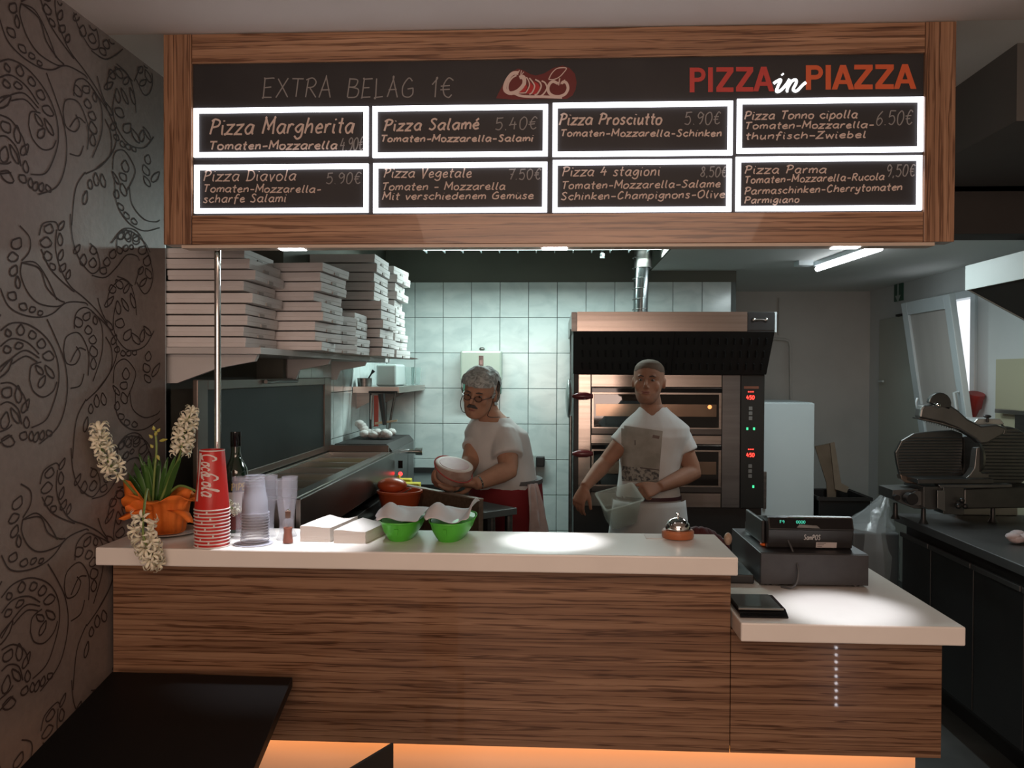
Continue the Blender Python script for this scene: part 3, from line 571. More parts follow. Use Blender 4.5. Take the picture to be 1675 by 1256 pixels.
# ================================================================ small steel shelf
z2 = 1.515
s2 = thing('steel_shelf', 'small steel corner shelf with glasses and a white container', 'shelf', (-1.04, 5.2, z2))
B('board', -1.175, -.905, 4.76, 5.73, z2, z2+.004, steel, s2)
B('front_lip', -1.175, -.905, 4.757, 4.761, z2-.032, z2+.003, steel, s2)
B('side_lip', -.9065, -.9025, 4.762, 5.73, z2-.032, z2+.003, steel, s2)
for y in (4.85, 5.60): M().prism([(-1.176, y, z2-.004), (-.93, y, z2-.004), (-1.176, y, z2-.13)], (0, .004, 0)).build('bracket', steel_d, s2)
zz = z2+.0045
tag(B('plastic_container', -1.08, -.955, 4.95, 5.25, zz, zz+.135, mat('milky_plastic', (.62, .72, .70), .3, trans=.25), bevel=.012), 'milky white plastic container standing on the small steel shelf', 'container')
gm = mat('clear_glass', (.95, 1, .99), .03, trans=1, ior=1.25)
for k, (x, y, lb) in enumerate(((-.945, 5.38, 'clear drinking glass nearest the front on the small steel shelf'), (-.935, 5.56, 'clear drinking glass at the back of the small steel shelf'))):
    tag(M().lathe([(0, 0), (.03, 0), (.036, .12), (.034, .12), (.028, .006), (0, .006)], (x, y, zz), 20).build('drinking_glass', gm, smooth=40), lb, 'glass', 'glasses on the small steel shelf')
bn = thing('steel_pot', 'small dark pot of utensils at the near end of the steel shelf', 'pot', (-1.12, 4.82, zz))
M().lathe([(.0, 0), (.040, 0), (.044, .05), (.041, .05), (.037, .004), (0, .004)], (-1.12, 4.82, zz), 20).build('body', steel_d, bn, smooth=40)
M().tube([(-1.12, 4.82, zz+.01), (-1.08, 4.82, zz+.075), (-1.065, 4.82, zz+.095)], [.004, .005, .012], 8).build('ladle_handle', black, bn, smooth=40)
# ================================================================ refrigerated topping table
tt = thing('topping_table', 'steel refrigerated topping table with raised lid along the left wall', 'prep table', (-1.0, 3.4, 0))
TX0, TX1, TY0, TY1, TZ = -1.175, -.83, 2.62, 4.20, 1.19
sd_ = noisy('stained_steel', (.13, .11, .095), (.17, .15, .135), (3, 3, 12), .30, .9)
B('body', TX0, TX1+.0, TY0, TY1, .12, TZ-.20, noisy('dark_front', (.035, .03, .028), (.05, .042, .04), (3, 3, 8), .3, .6), tt, bevel=.004)
B('front_rail', TX1-.006, TX1+.012, TY0, TY1, TZ-.15, TZ-.001, sd_, tt, bevel=.003)
B('end_panel', TX0, TX1-.007, TY1-.02, TY1-.002, TZ-.199, TZ-.001, sd_, tt)
B('end_panel', TX0, TX1-.007, TY0+.002, TY0+.02, TZ-.199, TZ-.001, sd_, tt)
for x, y in ((TX0+.03, TY0+.04), (TX1-.03, TY0+.04), (TX0+.03, TY1-.04), (TX1-.03, TY1-.04)): M().tube([(x, y, 0), (x, y, .12)], .02, 12).build('leg', steel_d, tt, smooth=40)
m_ = M(); m_.box(TX1-.045, TX1-.007, TY0+.021, TY1-.021, TZ-.008, TZ+.002).box(TX0, TX0+.03, TY0+.021, TY1-.021, TZ-.008, TZ+.002).box(TX0+.03, TX1-.045, TY1-.05, TY1-.021, TZ-.008, TZ+.002).box(TX0+.03, TX1-.045, TY0+.021, TY0+.04, TZ-.008, TZ+.002)
m_.build('deck_rim', steel, tt)
B('rear_upstand', TX0+.0, TX1-.02, TY1+.001, TY1+.02, TZ-.05, TZ+.035, sd_, tt, bevel=.002)
foods = [('tomato', (.14, .05, .03)), ('olives', (.05, .06, .03)), ('cheese', (.20, .17, .10)), ('mushroom', (.13, .11, .08)), ('salad', (.05, .08, .025)), ('corn', (.2, .16, .04)), ('ham', (.18, .1, .08))]
n = 7; L_ = (TY1-.05-TY0-.04)/n
for i in range(n):
    ya = TY0+.042+i*L_; yb = ya+L_-.008; xa, xb = TX0+.033, TX1-.048; m_ = M(); zt3 = TZ-.003
    m_.box(xa, xb, ya, ya+.008, TZ-.09, zt3).box(xa, xb, yb-.008, yb, TZ-.09, zt3).box(xa, xa+.008, ya+.008, yb-.008, TZ-.09, zt3).box(xb-.012, xb, ya+.008, yb-.008, TZ-.09, zt3).box(xa, xb, ya, yb, TZ-.094, TZ-.09)
    q = m_.build('food_pan', steel, tt)
    fm = noisy(foods[i][0]+'_topping', foods[i][1], tuple(c*1.6 for c in foods[i][1]), (40, 40, 40), .7, bump=.6)
    B('topping', xa+.009, xb-.013, ya+.009, yb-.009, TZ-.089, TZ-.035, fm, q)
# raised lid
LX = TX0-.002; lz0, lz1 = TZ+.006, 1.575
ldf = noisy('lid_frame_steel', (.13, .105, .09), (.17, .14, .12), (3, 3, 10), .35, .8)
m_ = M(); m_.box(LX, LX+.018, TY1-.09, TY1+.03, lz0, lz1).box(LX, LX+.018, TY0-.0, TY0+.08, lz0, lz1).box(LX, LX+.018, TY0+.08, TY1-.09, lz1-.035, lz1).box(LX, LX+.018, TY0+.08, TY1-.09, lz0, lz0+.03)
ld = m_.build('lid', ldf, tt, bevel=.003)
B('lid_panel', LX+.006, LX+.011, TY0+.081, TY1-.091, lz0+.031, lz1-.036, noisy('dark_lid_inner', (.012, .016, .015), (.022, .027, .026), (2, 2, 3), .5, 0, spec=.2), ld)
M().tube([(LX+.03, TY0+.6, lz1-.012), (LX+.03, TY0+1.0, lz1-.012)], .008, 8).build('handle', steel_d, ld, smooth=40)
# dining-side screen of the wall next to the table
# ---- machine behind the table with chrome knob and red pilot light
mc = thing('dough_press', 'dark countertop machine with red pilot light and chrome knob', 'machine', (-1.02, 4.6, 0))
MX0, MX1, MY0, MY1 = -1.17, -.845, 4.27, 4.95
B('stand', MX0+.02, MX1-.02, MY0+.02, MY1-.02, 0, .90, steel_d, mc)
B('body', MX0, MX1, MY0, MY1, .901, 1.19, noisy('machine_grey', (.06, .062, .06), (.08, .082, .08), (4, 4, 4), .4), mc, bevel=.006)
m_ = M(); m_.prism([(MX0, MY0, 1.1905), (MX1, MY0, 1.1905), (MX1-.03, MY0, 1.225), (MX0+.02, MY0, 1.225)], (0, MY1-MY0, 0)); m_.build('top', black_m, mc)
p = PY(655, 775, MY0-.002); M().ell((p.x, MY0-.003, p.z), (.011, .004, .011)).build('pilot_light', emis('pilot_red', (1, .02, .02), 6), mc, smooth=60)
B('switch', p.x-.012, p.x+.012, MY0-.004, MY0, p.z+.03, p.z+.07, black_g, mc)
p = PY(662, 738, 4.75); M().tube([(MX1, 4.75, p.z), (MX1+.05, 4.75, p.z)], .013, 14).tube([(MX1+.045, 4.75, p.z), (MX1+.085, 4.75, p.z)], .022, 16).build('knob', chrome, mc, smooth=40)
cl = M(); rc = random.Random(5)
for i in range(16): cl.ell((-1.10+i*.012, 4.60+rc.uniform(-.03, .03), 1.250+rc.uniform(0, .015)+(.05 if i < 3 else 0)*(3-i)/3), (.028, .04, .022), 10, 6)
ob = cl.build('cleaning_cloth', noisy('white_cloth', (.50, .50, .48), (.58, .58, .56), (30, 30, 30), .9, bump=.5), smooth=80); ob['label'] = 'crumpled white cloth lying on the machine behind the topping table'; ob['category'] = 'cloth'
# ---- utensil rack
ur = thing('utensil_rack', 'black rack of hanging kitchen utensils with a red handled tool', 'rack', (-1.0, 4.72, 1.226))
q0 = PY(606, 645, 4.72); q1 = PY(650, 645, 4.72); zb0 = 1.2265
M().tube([(q0.x, 4.72, zb0), (q0.x, 4.72, 1.49)], .007, 8).build('upright', black_m, ur, smooth=40)
M().tube([(q1.x-.01, 4.72, 1.49), (q1.x-.035, 4.72, 1.36), (q1.x-.055, 4.72, zb0)], .007, 8).build('upright', steel_d, ur, smooth=40)
M().tube([(q0.x-.01, 4.72, 1.488), (q1.x+.0, 4.72, 1.488)], .007, 8).build('crossbar', black_m, ur, smooth=40)
M().box(q0.x+.025, q0.x+.05, 4.70, 4.712, 1.29, 1.47).build('red_handled_scraper', noisy('red_plastic', (.32, .035, .02), (.36, .045, .025), (5, 5, 5), .4), ur)
M().prism([(q0.x+.03, 4.698, 1.30), (q0.x+.16, 4.698, 1.32), (q0.x+.16, 4.698, 1.33), (q0.x+.03, 4.698, 1.315)], (0, .01, 0)).build('spatula', noisy('pale_wood', (.45, .36, .24), (.5, .4, .27), (5, 5, 5), .6), ur)
M().tube([(q0.x+.012, 4.70, 1.47), (q0.x+.008, 4.70, 1.33)], .006, 8).build('steel_whisk', steel, ur, smooth=40)
M().tube([(q0.x+.07, 4.69, 1.48), (q0.x+.09, 4.69, 1.30)], [.02, .012], 8).build('black_ladle', black_m, ur, smooth=40)
# ================================================================ sink counter along back wall
sk = thing('sink_counter', 'dark steel sink counter against the tiled back wall', 'counter', (-.4, 5.4, 0))
kx1 = PY(790, 800, 5.3).x
B('cabinet', -1.15, kx1-.02, 5.16, 5.70, .1, .86, steel_d, sk); B('plinth', -1.15, kx1-.05, 5.2, 5.68, 0, .0995, black_m, sk)
B('worktop', -1.17, kx1, 5.12, 5.715, .8605, .90, noisy('sink_steel', (.10, .12, .12), (.14, .16, .16), (3, 3, 3), .3, .8), sk, bevel=.003)
B('upstand', -1.17, kx1, 5.715, 5.738, .8605, .935, black_m, sk)
M().tube([(-.45, 5.66, .9), (-.45, 5.66, 1.06), (-.45, 5.60, 1.1), (-.45, 5.52, 1.06)], .012, 10).build('tap', chrome, sk, smooth=40)
# ---- work table with brown upstand
A_ = Vector((max(PY(640, 790, 4.0).x, -.808), 4.0)); B_ = Vector((PY(783, 820, 3.5).x, 3.5)); zA = 1.055
wt = thing('work_table', 'prep table with a speckled brown upstand behind the green baskets', 'table', (A_.x, 4.0, 0))
dr = (B_-A_).normalized(); nn = Vector((-dr.y, dr.x)); 
brn = noisy('speckled_brown', (.10, .068, .045), (.15, .105, .07), (60, 60, 60), .6)
def slabq(name, a, b, off0, off1, z0, z1, m, par, bevel=0):
    a = Vector((a.x, a.y)); b = Vector((b.x, b.y)); P_ = [a+nn*off0, b+nn*off0, b+nn*off1, a+nn*off1]
    return M().prism([(p.x, p.y, z0) for p in P_], (0, 0, z1-z0)).build(name, m, par, bevel=bevel)
slabq('upstand', A_, B_, 0, .025, .55, zA, brn, wt)
slabq('upstand_cap', A_, B_, -.002, .027, zA, zA+.006, noisy('pale_edge', (.24, .2, .15), (.28, .23, .18), (9, 9, 9), .5), wt)
slabq('worktop', A_, B_, .026, .22, .97, 1.0, noisy('teal_grey_top', (.07, .085, .085), (.10, .12, .115), (4, 4, 4), .4), wt, .003)
slabq('panel', A_, B_, .05, .07, .1, .969, black_m, wt)
for t in (.05, .95):
    p = A_.lerp(B_, t)+nn*.20; M().tube([(p.x, p.y, 0), (p.x, p.y, .969)], .018, 10).build('leg', steel_d, wt, smooth=40)
    p = A_.lerp(B_, t)+nn*.10; M().tube([(p.x, p.y, 0), (p.x, p.y, .969)], .018, 10).build('leg', steel_d, wt, smooth=40)
yel = noisy('yellow_sponge', (.62, .53, .05), (.70, .60, .07), (60, 60, 60), .9)
p = PZ(678, 800, 1.0); tag(M().box(p.x-.055, p.x+.04, 4.10, 4.17, 1.001, 1.042).build('sponge', yel, bevel=.005), 'yellow sponge block nearest the ham slicing man', 'sponge', 'yellow sponges on the prep table')
tag(M().box(-.80, -.735, 4.20, 4.26, 1.001, 1.05).build('sponge', yel, bevel=.005), 'smaller yellow sponge behind the block on prep table', 'sponge', 'yellow sponges on the prep table')
tri = [PY(x, y, 4.24) for x, y in ((636, 790), (653, 776), (656, 800), (646, 808))]
tag(M().prism(tri, (0, .03, 0)).build('cheese_bag', yel, bevel=.002), 'yellow and orange pointed packet beside the sponges', 'packet')
# orange tub
ot = thing('orange_tub', 'orange red plastic tub with wire handles beside the topping table', 'tub', (-.76, 3.72, .80))
orr = noisy('orange_red_plastic', (.42, .075, .025), (.5, .1, .035), (5, 5, 5), .3)
p = PY(638, 812, 3.72); cx, cz_ = max(p.x+.04, -.70), p.z
tub = [(.0, -.10), (.07, -.10), (.10, .02), (.105, .02), (.105, .03), (.095, .03), (.067, -.092), (0, -.092)]
M().lathe(tub, (cx, 3.72, cz_), 20).build('tub', orr, ot, smooth=40)
M().tube(catmull([(cx-.10, 3.70, cz_+.02), (cx-.05, 3.68, cz_-.01), (cx+.02, 3.67, cz_+.02), (cx+.06, 3.67, cz_+.045)], 5), .004, 8).build('wire_handle', steel, ot, smooth=40)
M().ell((cx-.04, 3.74, cz_+.05), (.07, .06, .035)).build('red_bag', orr, ot, smooth=60)
sp_ = bpy.data.objects['orange_tub']
B('under_shelf', cx-.11, cx+.10, 3.60, 3.84, cz_-.125, cz_-.101, steel_d, wt)
M().tube([(cx-.09, 3.62, 0), (cx-.14, 3.62, cz_-.125)], .012, 8).build('leg', steel_d, wt, smooth=40)
# ================================================================ wall dispenser and socket
q0 = PY(756, 574, DB); q1 = PY(822, 623, DB)
ds = thing('towel_dispenser', 'white paper towel dispenser mounted on the tiled back wall', 'dispenser', ((q0.x+q1.x)/2, DB-.06, q1.z-.09))
B('cover', q0.x, q1.x, DB-.13, DB-.005, q1.z, q0.z, mat('cream_enamel', (.40, .45, .38), .25), ds, bevel=.014)
B('inner_body', q0.x+.02, q1.x-.008, DB-.11, DB-.005, q1.z-.09, q1.z-.001, noisy('green_plastic', (.03, .13, .09), (.04, .16, .11), (5, 5, 5), .5), ds, bevel=.003)
xm = PY(787, 590, DB-.13).x; zm = PY(787, 590, DB-.13).z
B('window', xm-.016, xm+.016, DB-.132, DB-.13, zm-.035, zm+.035, black_g, ds)
B('window_label', xm-.010, xm+.010, DB-.133, DB-.132, zm-.025, zm+.005, mat('dull_pink', (.3, .16, .14), .6), ds)
M().ell((xm, DB-.07, q0.z+.012), (.02, .012, .013)).build('lock', steel_d, ds, smooth=50)
q0 = PY(869, 745, DB)
sk2 = thing('wall_socket', 'grey and black wall socket behind the older man', 'socket', (q0.x+.04, DB-.03, q0.z-.08))
B('plate', q0.x-.03, q0.x+.035, DB-.035, DB-.005, q0.z-.085, q0.z+.005, mat('socket_grey', (.34, .38, .36), .5), sk2, bevel=.004)
B('plug', q0.x+.036, q0.x+.095, DB-.075, DB-.005, q0.z-.07, q0.z-.002, black, sk2, bevel=.006)
# ================================================================ pizza oven
OY = 4.75
ox0, ox1 = PY(938, 720, OY).x, PY(1251, 720, OY).x
zof = lambda y: PY(1095, y, OY).z
ov = thing('pizza_oven', 'double-deck steel pizza oven with slotted black canopy and maroon handles', 'oven', ((ox0+ox1)/2, 5.2, 0))
ovs = noisy('oven_steel', (.36, .31, .27), (.44, .385, .34), (1, 1, 50), .24, 1, detail=2)
ovg = noisy('oven_grey', (.13, .125, .12), (.16, .155, .15), (2, 2, 30), .35, .8)
B('casing', ox0, ox1, OY+.012, 5.70, zof(829), zof(612), black_m, ov, bevel=.003)
B('stand', ox0+.004, ox1-.01, OY+.03, 5.68, .05, zof(829)-.001, black_m, ov)
for x in (ox0+.05, ox1-.06):
    for y in (OY+.08, 5.62): M().tube([(x, y, 0), (x, y, .05)], .022, 12).build('foot', black_m, ov, smooth=40)
def ob_(name, xa, xb, ya, yb, m, y0=-.001, y1=.0115, par=None, bevel=.0015):
    return B(name, PY(xa, 700, OY).x, PY(xb, 700, OY).x, OY+y0, OY+y1, zof(yb), zof(ya), m, par or ov, bevel=bevel)
ob_('left_post', 946, 966, 613, 829, ovs); ob_('side_post', 1181, 1210.5, 613, 829, ovg)
ob_('upper_fascia', 967, 1180, 613, 633, ovs); ob_('middle_fascia', 967, 1180, 712, 726, ovs); ob_('lower_fascia', 967, 1180, 806, 829, ovs)
dglass = mat('oven_glass', (.012, .009, .008), .04, 0, coat=1, coatr=.03)
for (ya, yb, hy) in ((634, 711, 648), (727, 805, 742)):
    d_ = ob_('oven_door', 967.5, 1179.5, ya+.5, yb-.5, ovs, -.012, .011)
    ob_('hinge_bar', 967.5, 1179.5, ya+1, ya+8, black_g, -.026, -.0125, d_)
    ob_('door_glass', 971, 1175, ya+11, yb-12, dglass, -.016, -.0125, d_)
    ob_('glass_reflection', 974, 1171, ya+27, yb-30, noisy('bright_reflection', (.25, .17, .12), (.35, .25, .18), (3, 3, 3), .2, .9), -.0175, -.0165, d_)  # reflections in the door glass, laid on as a bright metal strip
    ob_('bottom_rail', 967.5, 1179.5, yb-10, yb-1, noisy('rail_dark', (.08, .07, .065), (.10, .09, .08), (2, 2, 30), .3, .8), -.024, -.0125, d_)
    p0 = PY(936, hy, OY-.07); p1 = PY(970, hy, OY-.07)
    M().tube([p0, p0.lerp(p1, .25), p0.lerp(p1, .7), p1], [.008, .021, .021, .011], 14).build('handle', noisy('maroon_handle', (.11, .018, .02), (.13, .022, .025), (5, 5, 5), .25), d_, smooth=50)
    M().tube([p1-Vector((.01, 0, 0)), Vector((p1.x-.01, OY-.012, p1.z))], .008, 8).build('handle_post', chrome, d_, smooth=40)
x_, z_ = PY(1160, 665, OY).x, zof(665)
M().ell((x_, OY-.018, z_), (.012, .003, .012)).build('oven_lamp', emis('oven_lamp_glow', (1, .35, .1), 1.6), ov, smooth=60)
cp = ob_('control_panel', 1211.5, 1249.5, 613, 829, mat('control_black', (.012, .014, .013), .3), -.006)
ob_('panel_badge', 1216, 1240, 631, 635, mat('badge_orange', (.22, .07, .035), .5), -.0072, -.0062, cp, 0)
def on_panel(text, x0, y0, x1, cap, w, m, nm): return write(text, x0, y0, x1, y0, cap, w, m, name=nm, parent=cp, d=OY-.0062, jit=.0, slant=0, lift=.0008)
redg = emis('led_red', (1, .03, .02), 5); greeng = emis('led_green', (.05, .9, .3), 1.6)
for yb_ in (0, 94):
    on_panel('---', 1223, 647+yb_-4, 1233, 6, 1.6, redg, 'led_display'); on_panel('287' if False else ('257' if False else '281') if False else ('251' if False else '247') if False else '450', 1221, 653+yb_, 1234, 6, 1.1, redg, 'led_display')
    for k in range(3): ob_('button', 1224, 1230, 664+yb_+k*8, 670+yb_+k*8, mat('button_grey', (.17, .17, .16), .5), -.0085, -.0062, cp)
for (x, y) in ((1222, 700), (1233, 700), (1232.5, 794)): ob_('indicator', x-1.5, x+1.5, y-2, y+2, greeng, -.0072, -.0062, cp, 0)
write('Fornoo'.replace('Fornoo', 'Fornoo') if False else 'Eterno', 1216, 628, 1240, 628, 6, .8, mat('panel_grey', (.12, .12, .12), .5), name='maker_mark', parent=cp, d=OY-.0062, jit=0, slant=0, lift=.0008) if False else None
# canopy: slopes from a wide front edge back to the oven top
HY = 4.55
hx0, hx1 = PY(944, 525, HY).x, PY(1267, 525, HY).x; hz0, hz1 = PY(1100, 543, HY).z, PY(1100, 510, HY).z
hd_ = M().box(hx0, hx1, HY, 5.70, hz0, hz1); hb = hd_.build('hood_body', black_m, ov, bevel=.003)
B('hood_front', hx0, PY(1222, 525, HY).x, HY-.006, HY-.0005, hz0+.004, hz1, ovs, ov)
B('hood_side_cover', hx0-.03, hx0-.001, HY+.02, 5.6, hz0+.004, hz1, steel_d, ov)
hc = B('hood_control', PY(1222.7, 525, HY).x, hx1, HY-.007, HY-.0005, hz0+.012, hz1-.006, black, ov)
B('hood_edge', hx1+.001, hx1+.012, HY+.0, 5.5, hz0+.0, hz1, pvc, ov)
qa, qb = PY(1233, 523, HY-.012), PY(1253, 523, HY-.012); m_ = M().tube([qa, qb], .006, 8); m_.ell(qa, (.012, .008, .012)); m_.ell(qb, (.012, .008, .012)); m_.build('hood_switch_bar', steel, hc, smooth=50)
# slotted sloping front between hood and oven
ca, cb = Vector((hx0-.02, HY-.002, hz0)), Vector((hx1, HY-.002, hz0)); cc, cd = Vector((ox1, OY-.02, zof(612))), Vector((ox0-.004, OY-.02, zof(612)))
cv = M().prism([ca, cb, cc, cd], (0, .012, .004)).build('canopy_panel', black_m, ov)
M().prism([ca, cd, Vector((ox0, 5.6, zof(612))), Vector((hx0-.02, 5.6, hz0))], (.004, 0, 0)).build('canopy_side', black_m, ov)
M().prism([cb, cc, Vector((ox1, 5.6, zof(612))), Vector((hx1, 5.6, hz0))], (-.004, 0, 0)).build('canopy_side', black_m, ov)
B('canopy_floor', ox0, ox1, OY-.02, OY+.2, zof(612)+.001, zof(612)+.014, black_m, ov)
def cpt(u, v): return (ca.lerp(cb, u)).lerp(cd.lerp(cc, u), v)
cn = (cb-ca).cross(cd-ca).normalized(); cn = -cn if cn.y > 0 else cn
sl = mat('slot_shadow', (.002, .002, .002), .9)
proto_s = None
for r_, v in enumerate((.2, .5, .8)):
    for i in range(24):
        u = .045+i*.0395+(.012 if i > 11 else 0); a_ = cpt(u, v-.075); b_ = cpt(u+.004, v+.075)
        M().tube([a_+cn*.003, b_+cn*.003], .0055, 6).build('slot', sl, cv)
M().tube([cpt(.51, 0)+cn*.002, cpt(.51, 1)+cn*.002], .003, 6).build('panel_seam', sl, cv)
# flue duct
p0 = PY(1047, 510, 5.2); p1 = PY(1052, 420, 5.2)
fl = thing('flue_duct', 'shiny spiral ventilation duct rising from the oven hood', 'duct', (p0.x, 5.2, hz1))
M().tube([(p0.x, 5.2, hz1+.001), (p1.x, 5.2, ZC-.002)], .047, 24).build('pipe', mat('galvanised', (.46, .52, .52), .18, 1), fl, smooth=40)
for k in range(9):
    z = hz1+.05+k*.065; M().tube([(p0.x+.0485*math.cos(t*.524), 5.2+.0485*math.sin(t*.524), z+t*.0018) for t in range(13)], .0022, 5, cap=False).build('seam', steel_d, fl, smooth=40)
M().lathe([(.0475, 0), (.056, 0), (.056, .25), (.0475, .25)], (p1.x, 5.2, PY(1052, 438, 5.2).z), 24).build('collar', steel_d, fl, smooth=40)
# pizza peel hanging by the oven
p0 = PY(930, 660, 4.62)
pe_ = thing('pizza_peel', 'round aluminium pizza peel hanging edge-on beside the oven', 'peel', (p0.x, 4.62, .2))
alu = noisy('aluminium', (.42, .44, .43), (.48, .5, .49), (4, 4, 4), .35, 1)
M().ell((p0.x, 4.62, p0.z+.03), (.018, .16, .11), 20, 12).build('blade', alu, pe_, smooth=60)
M().tube([(p0.x+.012, 4.62, p0.z-.07), (p0.x+.012, 4.62, .2)], .010, 10).build('handle', steel_d, pe_, smooth=40)
M().tube([(p0.x+.010, 4.62, p0.z+.13), (p0.x+.010, 4.66, p0.z+.42)], .004, 6).build('hanging_hook', steel_d, pe_, smooth=40)
# ================================================================ things right of the oven
q0 = PY(1251, 658, 5.6); q1 = PY(1332, 658, 5.6)
fg = thing('white_refrigerator', 'tall plain white refrigerator standing right of the pizza oven', 'refrigerator', ((ox1+.1), 5.9, 0))
frm = noisy('white_enamel', (.55, .64, .65), (.58, .67, .68), (2, 2, 2), .35)
B('cabinet', q0.x-.02, q1.x, 5.63, 6.2, .06, q0.z, frm, fg, bevel=.004); B('door', q0.x-.02, q1.x, 5.59, 5.628, .06, q0.z-.004, frm, fg, bevel=.006)
B('plinth', q0.x, q1.x-.02, 5.66, 6.18, 0, .059, black_m, fg)
for z in (.7,): B('door_handle', q0.x-.012, q0.x+.008, 5.565, 5.589, z, z+.25, steel_d, fg, bevel=.003)
# pipe run on the back right wall
a1, a2, a3, a4 = PY(1262, 554, 7.15), PY(1284, 555, 7.15), PY(1293, 566, 7.15), PY(1294, 660, 7.15)
tag(M().tube([a1, a2, PY(1291, 558, 7.15), a3, a4], .012, 8).build('wall_pipe', plaster, smooth=40), 'painted pipe bending down the plain back wall', 'pipe')
a1 = PY(1275, 487, 7.18); tag(M().tube([a1, PY(1274, 548, 7.18)], .008, 8).build('cable_conduit', plaster, smooth=40), 'thin vertical conduit on the plain back wall above the oven side', 'conduit')
# crate with cardboard, standing on a stool
q0 = PY(1334, 815, 5.6); q1 = PY(1419, 815, 5.6); zt4 = PY(1376, 812, 5.6).z; zb4 = PY(1376, 846, 5.6).z
cr = thing('black_crate', 'black plastic crate beside the white refrigerator', 'crate', ((q0.x+q1.x)/2, 5.75, zb4-.15))
m_ = M(); xa, xb, ya, yb = q0.x+.01, q1.x, 5.55, 5.95; h0 = zb4-.15
m_.box(xa, xb, ya, ya+.012, h0, zt4).box(xa, xb, yb-.012, yb, h0, zt4).box(xa, xa+.012, ya+.012, yb-.012, h0, zt4).box(xb-.012, xb, ya+.012, yb-.012, h0, zt4).box(xa+.012, xb-.012, ya+.012, yb-.012, h0, h0+.012); m_.build('body', black, cr, bevel=.003)
m_ = M().box(xa-.012, xb+.012, ya-.012, ya-.0005, zt4-.02, zt4+.003).box(xa-.012, xb+.012, yb+.0005, yb+.012, zt4-.02, zt4+.003).box(xa-.012, xa-.0005, ya, yb, zt4-.02, zt4+.003).box(xb+.0005, xb+.012, ya, yb, zt4-.02, zt4+.003); m_.build('rim', black_m, cr)
stl = thing('crate_stand', 'dark low cabinet under the black crate', 'cabinet', ((xa+xb)/2, 5.8, 0)); B('carcass', xa+.0, xb+.02, 5.53, 6.0, .03, h0-.0005, black_m, stl, bevel=.004); B('door', xa+.004, xb+.016, 5.51, 5.529, .05, h0-.01, black, stl, bevel=.003)
B('foot_strip', xa+.02, xb, 5.56, 5.98, 0, .0295, black_m, stl)
kraft = noisy('kraft_cardboard', (.115, .085, .055), (.15, .11, .075), (9, 9, 9), .85)
yy = 5.80; P_ = lambda x, y: PY(x, y, yy)
cbd = thing('cardboard_sheet', 'folded brown cardboard piece sticking out of the black crate', 'cardboard', P_(1355, 812)+Vector((0, 0, -.1)))
M().prism([P_(1333, 730), P_(1358, 725), P_(1368, 800), P_(1366, 845), P_(1355, 845), P_(1352, 790)], (0, .01, 0)).build('flap', kraft, cbd)
M().prism([PY(1358, 725, yy-.02), PY(1365, 723, yy-.02), PY(1376, 790, yy-.02), PY(1389, 797, yy-.02), PY(1385, 806, yy-.02), PY(1366, 800, yy-.02)], (0, .012, 0)).build('flap', noisy('kraft_light', (.17, .13, .09), (.2, .155, .11), (9, 9, 9), .85), cbd)
# ================================================================ things on the upper worktop
def onU(px, py): return PZ(px, py, ZU+.0005)
e_ = .0005
# red paper cup stack
redc = noisy('red_print_paper', (.50, .022, .018), (.55, .028, .022), (5, 5, 5), .35); whc = mat('white_print', (.70, .62, .58), .5)
pc = onU(347, 892); CXC, CYC = pc.x, pc.y
rr_, rb_, ch_ = .0475, .034, .168
def paper_cup():
    t = thing('paper_cup', '', 'cup', (CXC, CYC, ZU+e_))
    m_ = M(); pr_ = [(rr_+.0012, .0), (rr_+.0022, .0016), (rr_+.0012, .0034)]
    m_.lathe([(rr_-.0006, .001), (rr_-.0002, .0034), (rb_, ch_-.002), (rb_-.001, ch_), (rb_-.0010, ch_), (rb_-.0012, ch_-.008), (.0, ch_-.008)], (CXC, CYC, ZU+e_), 40)
    m_.build('wall', redc, t, smooth=40)
    M().lathe([(rr_-.0002, .0008), (rr_+.0016, 0), (rr_+.0024, .0016), (rr_+.0014, .0034), (rr_-.0004, .0036)], (CXC, CYC, ZU+e_), 40).build('rolled_rim', whc, t, smooth=60)
    return t
def cup_pt(a, h, off=.0004): # a: angle from facing the camera (radians), h height
    r = rr_+(rb_-rr_)*(h/ch_)+off; return Vector((math.sin(a)*r, -math.cos(a)*r, h))
pcu = paper_cup(); cups = [pcu]
for k in range(1, 12): c = copy_tree(pcu); c.location.z += k*.0095; cups.append(c)
for k, c in enumerate(cups):
    c['group'] = 'red paper cups in the upside-down stack'
    c['label'] = 'topmost red paper cup with white script, upside down on the stack' if k == 11 else ('bottom red paper cup of the upside-down stack, standing on the worktop' if k == 0 else f'red paper cup, {NTH[11-k]} from the top of the upside-down stack')
topc = cups[-1]
M().lathe([(rb_-.0012, ch_-.003), (rb_+.0004, ch_-.0032), (rb_+.0006, ch_), (rb_-.0016, ch_+.0002)], (0, 0, 0), 40).build('bottom_edge', whc, topc, smooth=60, local=True)
